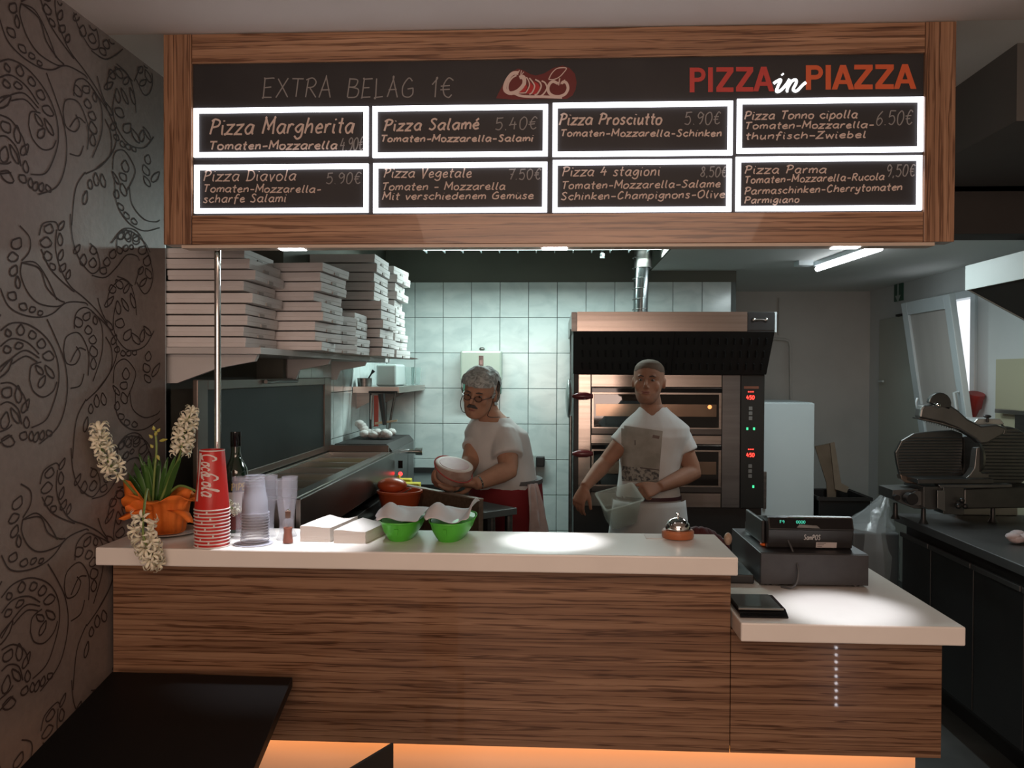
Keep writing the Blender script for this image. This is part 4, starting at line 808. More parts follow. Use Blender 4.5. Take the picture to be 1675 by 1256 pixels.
# script lettering running up the cup
def cup_script(text, h_hi, h_lo, a_mid, cap, w, seed):
    ss, wd_ = strokes(text); mm = M()
    for s in ss:
        pts = catmull([(p[0], p[1], 0) for p in s], 5); q = []; nr = []
        for p in pts:
            h = h_hi-(h_hi-h_lo)*((p.x+.22*p.y)/wd_); a = a_mid+(p.y-5)/10*cap/.041
            q.append(cup_pt(a, h, .0007)); nr.append(Vector((math.sin(a), -math.cos(a), 0)))
        L_ = []; n = len(q)
        for i in range(n):
            t = (q[min(i+1, n-1)]-q[max(i-1, 0)]).normalized(); sd = nr[i].cross(t)*w/2*(1.5 if abs(t.z) > .75 else .75); L_ += [q[i]+sd, q[i]-sd]
        mm.add(L_, [(2*i, 2*i+1, 2*i+3, 2*i+2) for i in range(n-1)])
    return mm
GS = dict(G)
G['C'] = (8, "6.8,8 5.4,10.5 2.6,10.4 .6,6 2,1 4.6,-.6 7.6,1.2"); G['o'] = (4.6, "3,5.6 .8,4.5 1,.8 3.2,.2 4.4,3 3,5.6 4.8,5"); G['l'] = (3.4, ".3,1 2.6,9 3.2,11 1.8,11 1.2,6 1.2,.6 3.2,.8")
cup_script('Coca', .160, .098, .10, .040, .0050, 1).build('script_lettering', whc, topc, local=True)
cup_script('Cola', .108, .042, .20, .038, .0050, 1).build('script_lettering', whc, topc, local=True)
G.update(GS)
mm = M(); ln = [cup_pt(-.72+.0*t, .030+.128*t/14, .0006) for t in range(15)]
L_ = []
for i, p in enumerate(ln):
    t = i/14; w = .0035+.009*abs(t-.45)**1.2*2; a = -.62; h = .026+.134*t
    L_ += [cup_pt(a-w/.041*.6, h, .0007), cup_pt(a+w/.041*.5*(1 if t > .45 else .6), h, .0007)]
mm.add(L_, [(2*i, 2*i+1, 2*i+3, 2*i+2) for i in range(14)]); mm.build('white_wave_band', whc, topc, local=True)
for k, c in enumerate(cups[:-1]):
    a = [-.5, .2, -.3, .45, -.6, 0, .5, -.2, .3, -.45, .1][k]; M().add([cup_pt(a-.05, .0036, .0009), cup_pt(a+.05, .0036, .0009), cup_pt(a+.05, .0085, .0009), cup_pt(a-.05, .0085, .0009)], [(0, 1, 2, 3)]).build('print_fragment', whc, c, local=True)
# clear plastic cup stack
clr = mat('clear_plastic', (.86, .86, .95), .10, trans=.5, ior=1.12, alpha=.20); clr2 = mat('clear_plastic_rim', (.85, .85, .95), .12, trans=.4, ior=1.2, alpha=.6)
pc = onU(417, 889); cx, cy = pc.x, pc.y
tag(M().lathe([(0, 0), (.052, 0), (.055, .002), (.05, .003), (0, .0025)], (cx-.004, cy, ZU+e_), 32).build('clear_tray', clr2, smooth=40), 'flat clear plastic disc under the stack of clear cups', 'tray')
def clear_cup():
    t = thing('plastic_cup', '', 'cup', (cx, cy, ZU+.0035))
    M().lathe([(.0385, .001), (.0370, .006), (.0345, .055), (.0305, .060), (.0268, .108), (.0, .108)], (cx, cy, ZU+.0035), 28).build('wall', clr, t, smooth=40)
    M().lathe([(.0382, 0), (.0405, 0), (.0405, .0022), (.0384, .0022)], (cx, cy, ZU+.0035), 28).build('rim', clr2, t, smooth=60)
    return t
c0_ = clear_cup()
for k in range(12):
    c = c0_ if k == 0 else copy_tree(c0_)
    if k: c.location.z += k*.0078
    c['group'] = 'clear plastic cups in the upside-down stack'
    c['label'] = ('topmost clear plastic cup of the upside-down stack beside the red cups' if k == 11 else 'bottom clear plastic cup of the upside-down stack on the flat lid' if k == 0 else f'clear plastic cup, {NTH[11-k]} from the top of the clear stack')
# tall plastic beakers
def beaker(px, py, lab, h=.178):
    q = onU(px, py); pf = [(.0, .0), (.021, 0), (.021, .003), (.013, .02), (.013, .055), (.0165, .085), (.0225, .125), (.0235, h), (.0222, h), (.0205, .125), (.0145, .085), (.011, .055), (.011, .022), (0, .02)]
    tag(M().lathe(pf, (q.x, q.y, ZU+e_), 28).build('beer_glass', clr, smooth=60), lab, 'glass', 'tall clear plastic glasses on the worktop')
beaker(464, 882, 'tall waisted clear glass right behind the small spice bottle'); beaker(474, 877, 'tall clear glass half hidden behind the waisted glass', .180); beaker(393, 880, 'tall clear glass between the red cups and the clear cup stack', .182); beaker(441, 877, 'tall clear glass directly right of the clear cup stack', .184)
# spice bottle
q = onU(471, 888); sb = thing('spice_bottle', 'small waisted glass bottle of red-brown spice with a cork', 'bottle', (q.x, q.y, ZU+e_))
M().lathe([(0, .0), (.0155, 0), (.0165, .004), (.0125, .03), (.0155, .052), (.0145, .062), (.0085, .072), (.008, .078)], (q.x, q.y, ZU+e_), 24).build('glass_body', clr, sb, smooth=50)
M().lathe([(0, .002), (.0138, .002), (.0140, .006), (.0108, .03), (.0125, .045), (0, .047)], (q.x, q.y, ZU+e_), 24).build('spice', noisy('spice_powder', (.24, .055, .025), (.30, .08, .035), (90, 90, 90), .9), sb, smooth=60)
M().lathe([(0, .072), (.0076, .072), (.0082, .092), (0, .092)], (q.x, q.y, ZU+e_), 16).build('cork', noisy('dark_cork', (.12, .06, .04), (.16, .09, .06), (60, 60, 60), .8), sb, smooth=40)
M().ell((q.x, q.y, ZU+.095), (.005, .005, .004)).build('stopper_tip', chrome, sb, smooth=60)
# dark bottle behind the cups
bx = onU(360, 879); BX, BYY = bx.x+.006, 2.49
bt = thing('sauce_bottle', 'dark green bottle with black and yellow label behind the red cups', 'bottle', (BX, BYY, ZU+e_))
M().lathe([(0, 0), (.036, 0), (.038, .006), (.038, .165), (.034, .195), (.018, .225), (.0145, .245), (.0145, .275)], (BX, BYY, ZU+e_), 32).build('glass_body', mat('dark_green_glass', (.012, .03, .018), .05, coat=1), bt, smooth=50)
M().lathe([(.0155, .262), (.016, .263), (.016, .308), (0, .308)], (BX, BYY, ZU+e_), 24).build('cap', black_g, bt, smooth=40)
M().lathe([(.0384, .125), (.0386, .126), (.0386, .158), (.0384, .159)], (BX, BYY, ZU+e_), 32).build('neck_label', black_m, bt, smooth=60)
M().lathe([(.0384, .06), (.0386, .061), (.0386, .124), (.0384, .1245)], (BX, BYY, ZU+e_), 32).build('front_label', whc, bt, smooth=60)
M().lathe([(.0384, .01), (.0386, .011), (.0386, .059), (.0384, .0595)], (BX, BYY, ZU+e_), 32).build('lower_label', mat('dark_red_label', (.12, .012, .01), .5), bt, smooth=60)
ss, wd_ = strokes('PIPE'); mm = M()
for s in ss:
    q = []; L_ = []
    for p in catmull([(a, b, 0) for a, b in s], 3):
        a = .05+p.x/wd_*1.1; q.append((Vector((BX+math.sin(a)*.0392, BYY-math.cos(a)*.0392, ZU+.131+p.y*.0021)), Vector((math.sin(a), -math.cos(a), 0))))
    for i, (p, nr) in enumerate(q):
        t = (q[min(i+1, len(q)-1)][0]-q[max(0, i-1)][0]).normalized(); sd = nr.cross(t)*.0017; L_ += [p+sd, p-sd]
    mm.add(L_, [(2*i, 2*i+1, 2*i+3, 2*i+2) for i in range(len(q)-1)])
mm.build('label_lettering', mat('label_yellow', (.6, .40, .03), .6), bt)
# napkin stacks
nap = noisy('napkin_paper', (.66, .62, .58), (.70, .66, .62), (1, 1, 300), .9, bump=.25)
def napkins(x0, x1, y0, y1, h, sh, amp, lab, rz):
    m_ = M(); nx, ny = 10, 6; c = Vector(((x0+x1)/2, y0)); rings_ = []
    lay = 7
    for l in range(lay+1):
        t = l/lay; rg = []
        def pt(u, v):
            x = x0+(x1-x0)*u+sh*v*1.0+random.uniform(-.0008, .0008); y = y0+(y1-y0)*v
            z = ZU+e_+h*t+amp*t*(math.sin(u*4.2+v*1.5+.8)-.2)*(.4+.6*v)
            d = Vector((x, y))-c; ca_, sa_ = math.cos(rz), math.sin(rz); return (c.x+d.x*ca_-d.y*sa_, c.y+d.x*sa_+d.y*ca_, max(z, ZU+e_))
        for i in range(nx): rg.append(pt(i/nx, 0))
        for j in range(ny): rg.append(pt(1, j/ny))
        for i in range(nx): rg.append(pt(1-i/nx, 1))
        for j in range(ny): rg.append(pt(0, 1-j/ny))
        rings_.append(rg)
    m_.rings(rings_, cap=False)
    tp_ = []
    g = [[pt(i/nx, j/ny) for i in range(nx+1)] for j in range(ny+1)]
    vs = [p for r in g for p in r]; m_.add(vs, [(j*(nx+1)+i, j*(nx+1)+i+1, (j+1)*(nx+1)+i+1, (j+1)*(nx+1)+i) for j in range(ny) for i in range(nx)])
    o = m_.build('napkin_stack', nap, smooth=35); tag(o, lab, 'napkins', 'stacks of white paper napkins on the worktop')
a, b = onU(483, 891), onU(536, 891)
napkins(a.x, b.x-.004, 2.345, 2.53, .044, .036, .006, 'taller left stack of white paper napkins on the worktop', 0)
a, b = onU(538, 894), onU(592, 894)
napkins(a.x, b.x, 2.33, 2.53, .036, .038, .006, 'lower right stack of white paper napkins beside the green basket', R(0))
# green baskets
grn = noisy('green_plastic_basket', (.07, .42, .035), (.08, .46, .04), (5, 5, 5), .38)
def basket(px, lab, llab, rz, peaks):
    q = onU(px, 889); L0 = .255; o = thing('green_basket', lab, 'basket', (q.x, 2.352, ZU+e_), 'green plastic serving baskets with paper liners', rz=rz)
    def ring(w, l0, l1, z, n=28, e=2.6):
        out = []
        for j in range(n):
            a = 2*math.pi*j/n; c_, s_ = math.cos(a), math.sin(a)
            out.append(((abs(c_)**(2/e))*math.copysign(1, c_)*w/2, (l0+l1)/2+(abs(s_)**(2/e))*math.copysign(1, s_)*(l1-l0)/2, z))
        return out
    m_ = M(); m_.rings([ring(.070, .012, .195, 0), ring(.078, .006, .20, .004), ring(.108, -.004, .22, .026), ring(.124, -.009, .235, .048), ring(.128, -.012, .24, .056), ring(.132, -.014, .243, .057), ring(.132, -.014, .243, .053), ring(.130, -.013, .242, .0525)], cap=False)
    m_.rings([ring(.120, -.005, .231, .055), ring(.104, .0, .216, .026), ring(.072, .012, .196, .006)], cap=True)
    m_.build('body', grn, o, smooth=45, local=True)
    m_ = M(); m_.rings([ring(.072, .010, .197, -.0004), ring(.074, .009, .199, .002)]); m_.build('foot', grn, o, smooth=45, local=True)
    M().prism([(-.006, -.0125, .040), (.006, -.0125, .040), (.004, -.006, .022), (-.004, -.006, .022)], (0, .003, 0)).build('rib', grn, o, local=True)
    n = 18; g = []
    for j in range(n+1):
        for i in range(n+1):
            u, v = i/n, j/n; x = (u-.5)*.124*(1-.10*(v < .04)); y = -.0085+v*.19; z = .059+.012*v-.016*math.sin(math.pi*u)*math.sin(math.pi*v)**.7
            for (pu, pv, su, sv, A) in peaks: z += A*math.exp(-((u-pu)/su)**2-((v-pv)/sv)**2)
            g.append((x+(.012 if z > .07 else 0)*(u-.5), y, z))
    m_ = M().add(g, [(j*(n+1)+i, j*(n+1)+i+1, (j+1)*(n+1)+i+1, (j+1)*(n+1)+i) for j in range(n) for i in range(n)])
    lo = m_.build('paper_liner', noisy('liner_paper', (.56, .54, .54), (.60, .58, .58), (5, 5, 5), .8), origin=(0, 0, 0), solid=.0006)
    lo.location = o.location; lo.rotation_euler = (0, 0, rz); me = lo.data; me.polygons.foreach_set('use_smooth', [True]*len(me.polygons)); tag(lo, llab, 'paper', 'white paper liners in the green baskets')
basket(647, 'left green plastic basket lined with white paper', 'white paper liner peaking at the left in the left green basket', 0, [(.26, .45, .25, .40, .050), (.8, .5, .3, .5, .012)])
basket(728, 'right green plastic basket lined with white paper', 'white paper liner curling up at both sides in the right green basket', R(-5), [(.22, .45, .26, .40, .050), (1.0, .6, .16, .5, .050)])
# bell
q = onU(1112, 884); bl = thing('service_bell', 'chrome counter bell on a round brown wooden base', 'bell', (q.x, q.y+.04, ZU+.002)); bc = (q.x, q.y+.04, ZU+.002)
M().lathe([(0, 0), (.046, 0), (.0475, .004), (.0475, .020), (.044, .024), (0, .024)], bc, 36).build('wooden_base', noisy('orange_brown_wood', (.33, .10, .035), (.40, .135, .05), (6, 6, 40), .35), bl, smooth=35)
M().lathe([(.037, .0245), (.038, .028), (.034, .042), (.024, .054), (.010, .0595), (0, .060)], bc, 36).build('dome', mat('bell_chrome', (.75, .73, .7), .05, 1), bl, smooth=60)
M().lathe([(0, .060), (.003, .060), (.003, .067), (.0058, .068), (.0052, .073), (0, .074)], bc, 14).build('plunger', chrome, bl, smooth=60)
q1_ = onU(1075, 879); tag(M().box(q1_.x-.035, q1_.x+.045, q1_.y-.02, q1_.y+.05, ZU+.0002, ZU+.0014).build('paper_slip', nap), 'thin white paper slip lying beside the service bell', 'paper')
# ================================================================ potted hyacinth
PXc, PYc = -1.172, 2.435
tag(M().lathe([(0, .0), (.060, 0), (.095, .008), (.097, .0105), (.060, .004), (0, .003)], (PXc, PYc, ZU+e_), 40).build('saucer', mat('white_china', (.6, .55, .52), .2), smooth=40), 'white china saucer under the orange-wrapped flower pot', 'saucer')
hy = thing('potted_hyacinth', 'white hyacinths in a pot wrapped in orange felt at the counter end', 'plant', (PXc, PYc, ZU+.0055)); hz = ZU+.0055
org = noisy('orange_felt', (.72, .16, .015), (.80, .20, .022), (40, 40, 40), .7, bump=.15)
M().lathe([(0, 0), (.048, 0), (.058, .085), (.060, .09), (.055, .09), (.05, .03), (0, .03)], (PXc, PYc, hz), 32).build('pot', org, hy, smooth=50)
M().lathe([(0, .082), (.052, .080)], (PXc, PYc, hz), 24).build('soil', noisy('soil', (.04, .02, .012), (.07, .04, .02), (90, 90, 90), .95), hy)
# felt wrap: pleated skirt that flares into pointed corners
m_ = M(); n = 96; prof = [(.051, .004), (.058, .05), (.062, .085), (.078, .105), (.105, .112)]
rg = []
for i, (r0, z0_) in enumerate(prof):
    row = []
    for j in range(n):
        a = 2*math.pi*j/n; pl = math.sin(a*14+i*.3)*.0028*(1+i*.5)
        corner = max(0, math.cos(2*(a-.45)))**3; r = r0+pl*.6+(corner*.035 if i == 4 else corner*.012 if i == 3 else 0)
        z = z0_+(corner*.022*math.sin(a*3+1) if i >= 3 else 0)+(math.sin(a*5)*.012 if i == 4 else 0)
        row.append((max(PXc+r*math.cos(a), XL+.004), PYc+r*math.sin(a), hz+z))
    rg.append(row)
wr_ = m_.rings(rg, cap=False).build('felt_wrap', org, hy, smooth=70, solid=.0012)
def petalsheet(name, pts, mt, par):
    """pts: rows of points"""
    m_ = M(); r = len(pts); c = len(pts[0]); m_.add([p for row in pts for p in row], [(i*c+j, i*c+j+1, (i+1)*c+j+1, (i+1)*c+j) for i in range(r-1) for j in range(c-1)]); return m_.build(name, mt, par, smooth=70, solid=.0012)
for pxs in ([(205, 800), (228, 820), (214, 785), (207, 782)], ):
    pass
def lobe(pts, w0, w1, d0, d1, name='felt_corner'):
    rows = []; n = len(pts)-1
    for i, (x, y) in enumerate(pts):
        t = i/n; w = w0*(1-t)+w1*t; d = d0*(1-t)+d1*t; p = PY(x, y, d)
        rows.append([Vector((max(p.x-w/2, XL+.003), p.y, p.z)), Vector((max(p.x, XL+.003), p.y-.006, p.z+.003)), Vector((max(p.x+w/2, XL+.003), p.y+.002, p.z-.002))])
    petalsheet(name, rows, org, hy)
lobe([(228, 838), (218, 815), (210, 798), (207, 786)], .080, .022, 2.39, 2.37)
lobe([(222, 838), (205, 826), (190, 815), (172, 812)], .060, .030, 2.385, 2.385)
lobe([(282, 838), (292, 822), (300, 808), (306, 800)], .065, .030, 2.41, 2.41)
lobe([(288, 835), (298, 838), (306, 846), (312, 855)], .060, .016, 2.38, 2.36)
lobe([(235, 835), (218, 840), (205, 846), (196, 850)], .050, .026, 2.36, 2.345)
# leaves
leafm = noisy('hyacinth_leaf', (.035, .10, .02), (.07, .17, .035), (20, 20, 6), .35, sss=.0)
lf = [(238, 812, 190, 757), (243, 812, 213, 748), (247, 812, 228, 742), (252, 812, 243, 745), (257, 812, 262, 750), (262, 812, 275, 748), (268, 812, 288, 745), (272, 812, 297, 748), (240, 812, 202, 762), (265, 812, 283, 760), (250, 812, 236, 755), (255, 812, 252, 748)]
for k, (a, b, c, d) in enumerate(lf):
    dd = 2.40+.07*((k*5) % 7)/7; p0, p1 = PY(a, b+6, 2.43), PY(c, d, dd); L_ = []; nrow = 9
    for i in range(nrow):
        t = i/(nrow-1); p = p0.lerp(p1, t)+Vector((0, 0, .012*math.sin(math.pi*t))); w = .017*(math.sin(math.pi*(.18+.82*t))**.6 if t < .999 else .02)
        side = Vector((1, .25*math.sin(k*2), 0)).normalized(); L_.append([p-side*w/2+Vector((0, -.003, 0)), p+Vector((0, .002, 0)), p+side*w/2+Vector((0, -.003, 0))])
    petalsheet('leaf', L_, leafm, hy)
# floret: six curled petals around a short tube (shared mesh)
petm = mat('cream_petal', (.80, .75, .58), .6, sss=.1); stm = noisy('flower_stalk', (.16, .24, .06), (.22, .30, .08), (20, 20, 20), .5)
m_ = M()
for k in range(6):
    a = math.pi*k/3; u = Vector((math.cos(a), math.sin(a), 0)); v = Vector((-math.sin(a), math.cos(a), 0)); rows = [(0.003, .000, .003), (.004, .008, .004), (.008, .012, .0045), (.0125, .011, .0032), (.0150, .006, .0006)]
    L_ = []
    for r, z, w in rows: L_ += [u*r+Vector((0, 0, z))-v*w/2, u*(r+.0003)+Vector((0, 0, z+.0008)), u*r+Vector((0, 0, z))+v*w/2]
    m_.add(L_, [(3*i+j, 3*i+j+1, 3*i+j+4, 3*i+j+3) for i in range(4) for j in range(2)])
fme = None
def spike(stalk, t0, n, rad, name='flower_spike', scale=1.0, mt=None):
    global fme
    pts = catmull(stalk, 6); sp = M().tube(pts, [.0042*(1-.4*i/len(pts)) for i in range(len(pts))], 8).build(name, stm, hy, smooth=60)
    for k in range(n):
        t = t0+(1-t0)*(k+.3)/n; f = t*(len(pts)-1); i = min(int(f), len(pts)-2); p = pts[i].lerp(pts[i+1], f-i); ax = (pts[i+1]-pts[i]).normalized(); u, v = frame(ax)
        a = k*2.4; out = (u*math.cos(a)+v*math.sin(a)+ax*(.35 if t < .93 else 1.5)).normalized(); rr_2 = rad*(1.0 if t < .85 else .5)
        if fme is None:
            o = m_.build('floret', petm, sp, smooth=60, local=True); fme = o.data
        else:
            o = bpy.data.objects.new('floret', fme); o.parent = sp; C.objects.link(o)
        o.location = p-wloc(hy)+out*rr_2; o.rotation_mode = 'QUATERNION'; o.rotation_quaternion = out.to_track_quat('Z', 'Y') @ Matrix.Rotation(a, 3, 'Z').to_quaternion(); o.scale = (scale*random.uniform(.85, 1.1),)*3
        if o.location.x+hy.location.x < XL+.03: o.location.x = XL+.03-hy.location.x
    return sp
Q = PY
spike([Q(232, 820, 2.40), Q(203, 786, 2.33), Q(186, 768, 2.27), Q(166, 735, 2.22), Q(151, 706, 2.20)], .42, 22, .009, scale=1.75)
spike([Q(262, 820, 2.43), Q(281, 775, 2.42), Q(294, 745, 2.40), Q(301, 712, 2.40), Q(311, 676, 2.40)], .50, 22, .009, scale=1.75)
spike([Q(245, 822, 2.37), Q(241, 800, 2.31), Q(236, 830, 2.235), Q(234, 872, 2.19), Q(243, 900, 2.185), Q(252, 918, 2.185)], .45, 26, .012, scale=1.75)
spike([Q(270, 815, 2.45), Q(292, 795, 2.41), Q(318, 802, 2.395), Q(350, 820, 2.392), Q(384, 832, 2.392)], .76, 12, .009, scale=1.2)
bs = M().tube(catmull([Q(250, 820, 2.42), Q(253, 770, 2.41), Q(256, 735, 2.41), Q(254, 705, 2.41)], 6), .0035, 8).build('bud_stalk', stm, hy, smooth=60)
budm = noisy('yellow_bud', (.48, .46, .10), (.56, .52, .15), (30, 30, 30), .6)
for (x, y, dx, dy) in ((252, 703, -1, -5), (258, 706, 3, -4), (249, 716, -4, -4), (262, 721, 9, -2), (254, 712, 2, -5), (257, 745, 3, 6), (250, 732, -3, -4)):
    p, q = Q(x, y, 2.405), Q(x+dx, y+dy, 2.400); M().tube([p, p.lerp(q, .5), q.lerp(p, -.3)], [.003, .0055, .001], 8).build('bud', budm, bs, smooth=60)
# ================================================================ things on the lower worktop
dl = ZL+e_
dx0, dx1 = PY(1244, 955, 2.57).x, PY(1421, 955, 2.57).x
cdw = thing('till_box', 'wide black metal cash drawer under the register', 'till', ((dx0+dx1)/2, 2.76, dl))
dm = noisy('drawer_black', (.022, .021, .022), (.027, .026, .027), (40, 40, 40), .45)
B('body', dx0, dx1, 2.578, 2.98, dl+.006, dl+.104, dm, cdw, bevel=.002); B('front', dx0+.001, dx1-.001, 2.57, 2.5775, dl+.008, dl+.102, dm, cdw, bevel=.001)
for x in (dx0+.03, dx1-.03):
    for y in (2.60, 2.95): M().lathe([(0, 0), (.012, 0), (.012, .0058), (0, .0058)], (x, y, dl), 12).build('foot', black, cdw)
rz_ = dl+.1045; rx0, rx1 = PY(1256, 870, 2.63).x, PY(1395, 870, 2.63).x
rg_ = thing('cash_register', 'black touch register with green digit display on the cash drawer', 'register', ((rx0+rx1)/2, 2.75, rz_))
pf = [(2.645, rz_), (2.635, rz_+.006), (2.622, rz_+.062), (2.618, rz_+.066), (2.632, rz_+.100), (2.650, rz_+.104), (2.90, rz_+.060), (2.94, rz_+.03), (2.94, rz_)]
M().prism([(rx0, y, z) for y, z in pf], (rx1-rx0, 0, 0)).build('housing', noisy('register_black', (.020, .019, .019), (.024, .023, .022), (30, 30, 30), .35), rg_, bevel=.002)
def onreg(x, z, off=.0008): # points on the lower front face
    t = (z-(rz_+.006))/.056; return Vector((x, 2.635-.013*t-off, z))
def onup(x, z, off=.0008):
    t = (z-(rz_+.066))/.034; return Vector((x, 2.618+.014*t-off, z))
m_ = M().add([onup(rx0+.004, rz_+.068), onup(rx1-.004, rz_+.068), onup(rx1-.004, rz_+.099), onup(rx0+.004, rz_+.099)], [(0, 1, 2, 3)]); dp = m_.build('display_window', black_g, rg_)
M().tube([(rx0+.06, 2.6325, rz_+.101), (rx1-.004, 2.6325, rz_+.101)], .002, 6).build('top_edge_trim', steel, rg_)
gl_ = emis('digit_green', (.08, .85, .55), 1.0)
def regtext(t, xa, xb, z, cap, w, m, fn, nm, par):
    ss, wd_ = strokes(t); mm = M()
    for s in ss:
        mm.ribbon([fn(xa+(xb-xa)*p.x/wd_, z+p.y*cap/10, .0014) for p in catmull([(a, b, 0) for a, b in s], 3)], w, Vector((0, -1, 0)))
    return mm.build(nm, m, par)
X_ = lambda px: PY(px, 870, 2.62).x
regtext('F9', X_(1276), X_(1284), rz_+.084, .008, .0012, gl_, onup, 'display_digits', dp); regtext('0000', X_(1303), X_(1318), rz_+.084, .008, .0012, gl_, onup, 'display_digits', dp)
regtext('SamPOS', X_(1316), X_(1343), rz_+.032, .016, .0024, mat('print_grey', (.45, .44, .42), .5), onreg, 'brand_lettering', rg_)
m_ = M().add([onreg(X_(1337), rz_+.006), onreg(X_(1371), rz_+.006), onreg(X_(1371), rz_+.024), onreg(X_(1337), rz_+.024)], [(0, 1, 2, 3)]); lb = m_.build('sticker', mat('sticker_white', (.48, .44, .42), .6), rg_)
for k in range(3): M().add([onreg(X_(1339), rz_+.020-k*.005, .0012), onreg(X_(1339+14-k*3), rz_+.020-k*.005, .0012), onreg(X_(1339+14-k*3), rz_+.0215-k*.005, .0012), onreg(X_(1339), rz_+.0215-k*.005, .0012)], [(0, 1, 2, 3)]).build('print_line', black_m, lb)
p = X_(1312); M().prism([(p-.018, 2.617, rz_+.072), (p+.055, 2.617, rz_+.070), (p+.045, 2.617, rz_+.079), (p-.01, 2.617, rz_+.082)], (0, -.002, 0)).build('glossy_emblem', steel_d, rg_)
M().tube(catmull([(X_(1290), 2.628, rz_+.03), (X_(1294), 2.60, rz_+.0), (X_(1297), 2.56, rz_-.045), (X_(1292), 2.545, rz_-.085), (X_(1282), 2.54, dl+.006), (X_(1270), 2.56, dl+.004)], 5), .0035, 8).build('cable', mat('cable_grey', (.06, .06, .06), .5), rg_, smooth=60)
B('card_reader', rx0-.012, rx0-.001, 2.66, 2.88, rz_+.012, rz_+.085, black, rg_, bevel=.003)
# orange scoop on drawer
p0, p1 = PZ(1238, 876, rz_+.006), PZ(1249, 890, rz_+.006)
oo = M().tube([p0, p1], .006, 10); oo.ell(p1, (.012, .012, .006)); tag(oo.build('orange_knife', mat('orange_plastic', (.65, .12, .015), .4), smooth=50), 'small orange plastic key lying on the drawer left of the register', 'key')
# glossy black card terminal
tx0, tx1 = pr+.012, PZ(1276, 997, dl).x
trm = thing('card_terminal', 'flat glossy black terminal at the left of the lower worktop', 'terminal', ((tx0+tx1)/2, 2.3, dl))
M().prism([(tx0, 2.235, dl), (tx0, 2.235, dl+.004), (tx0, 2.265, dl+.018), (tx0, 2.40, dl+.020), (tx0, 2.42, dl)], (tx1-tx0, 0, 0)).build('body', black_g, trm, bevel=.002)
M().prism([(tx0+.002, 2.258, dl+.0195), (tx0+.002, 2.27, dl+.0225), (tx0+.002, 2.395, dl+.0225), (tx0+.002, 2.395, dl+.0205)], (tx1-tx0-.016, 0, 0)).build('glass_top', noisy('smoked_top', (.06, .07, .065), (.09, .10, .095), (4, 4, 4), .12), trm)
B('metal_edge', tx0, tx1-.008, 2.254, 2.2575, dl+.017, dl+.0215, steel, trm)
tag(B('keypad', pr+.02, dx0-.012, 2.60, 2.78, dl, dl+.028, black, bevel=.004), 'flat black keypad between the upper worktop and the cash drawer', 'keypad')
mb_ = M(); rc = random.Random(4)
for i in range(9): mb_.ell((.44+i*.018, 2.86+rc.uniform(-.02, .02), dl+.056+.03*math.sin(i*.45)), (.035, .04, .05), 10, 6)
bg = thing('maroon_bag', 'dark maroon bag with pale contents behind the service bell', 'bag', (.57, 2.86, dl)); mb_.build('fabric', noisy('maroon_cloth', (.055, .008, .008), (.08, .012, .012), (9, 9, 9), .8), bg, smooth=60)
M().ell((.60, 2.83, dl+.095), (.014, .014, .022)).build('pale_wrapper', noisy('pale_wrap', (.45, .3, .2), (.6, .45, .35), (60, 60, 60), .6), bg, smooth=60)
# ================================================================ refrigerated steel counter on the right
KX, KY1, KY0 = 1.775, 4.24, 1.25
kc = thing('refrigerated_counter', 'long dark steel refrigerated counter along the right wall', 'counter', (2.2, 2.7, 0))
kst = noisy('dark_counter_steel', (.10, .10, .10), (.13, .13, .128), (2, 2, 2), .42, .7); kdr = noisy('dark_door_steel', (.045, .048, .048), (.06, .063, .063), (2, 2, 2), .35, .6)
B('worktop', KX-.045, XR-.016, KY0, KY1, .862, .90, kst, kc, bevel=.003)
B('carcass', KX+.012, XR-.02, KY0+.01, KY1-.015, .16, .861, black_m, kc)
B('plinth', KX+.13, XR-.03, KY0+.03, KY1-.05, 0, .1595, black_m, kc)
ds_ = [KY1-.02, 3.905, 3.515, 3.145, 2.77, 2.39, 2.0, 1.62, 1.27]
for i in range(len(ds_)-1):
    d_ = B('door', KX-.012, KX+.011, ds_[i+1]+.004, ds_[i]-.004, .19, .80, kdr, kc, bevel=.003)
    B('handle_lip', KX-.026, KX-.0125, ds_[i+1]+.006, ds_[i]-.006, .79, .812, kst, d_, bevel=.002)
# crumpled cloth on it
p = PZ(1668, 888, .9); cc_ = M(); rc = random.Random(9)
for i in range(9): cc_.ell((p.x+rc.uniform(-.05, .08), p.y+rc.uniform(-.05, .05), .92+rc.uniform(0, .015)), (.032, .03, .018), 10, 6)
tag(cc_.build('crumpled_cloth', noisy('pinkish_cloth', (.50, .42, .42), (.58, .5, .5), (30, 30, 30), .9, bump=.5), smooth=80), 'crumpled pale cloth on the steel counter at the right edge', 'cloth')
# ---- meat slicer
SD = 3.93
sc = lambda x, y: (1440+x/5.46, 630+y/5.46)
sl_ = thing('meat_slicer', 'large steel meat slicer with ribbed plates standing on the right counter', 'slicer', (2.0, 4.0, .9005))
cast = noisy('cast_aluminium', (.15, .155, .15), (.19, .195, .185), (8, 8, 8), .38, .85); castd = noisy('ribbed_aluminium', (.085, .09, .087), (.115, .118, .113), (8, 8, 8), .36, .85)
def plate(name, zp, d, th, m, bevel=.002, par=None): return M().prism([PY(*sc(x, y), d) for x, y in zp], (0, th, 0)).build(name, m, par or sl_, bevel=bevel)
plate('base_block', [(110, 935), (385, 925), (385, 1105), (300, 1100), (110, 1020)], 3.99, .17, cast)
plate('base_block', [(387, 905), (560, 905), (560, 1110), (430, 1110), (387, 1090)], 3.93, .22, castd)
plate('front_pillar', [(562, 910), (748, 910), (748, 1162), (562, 1150)], 3.905, .10, castd); plate('pillar_trim', [(510, 940), (582, 940), (582, 1130), (510, 1100)], 3.90, .006, cast)
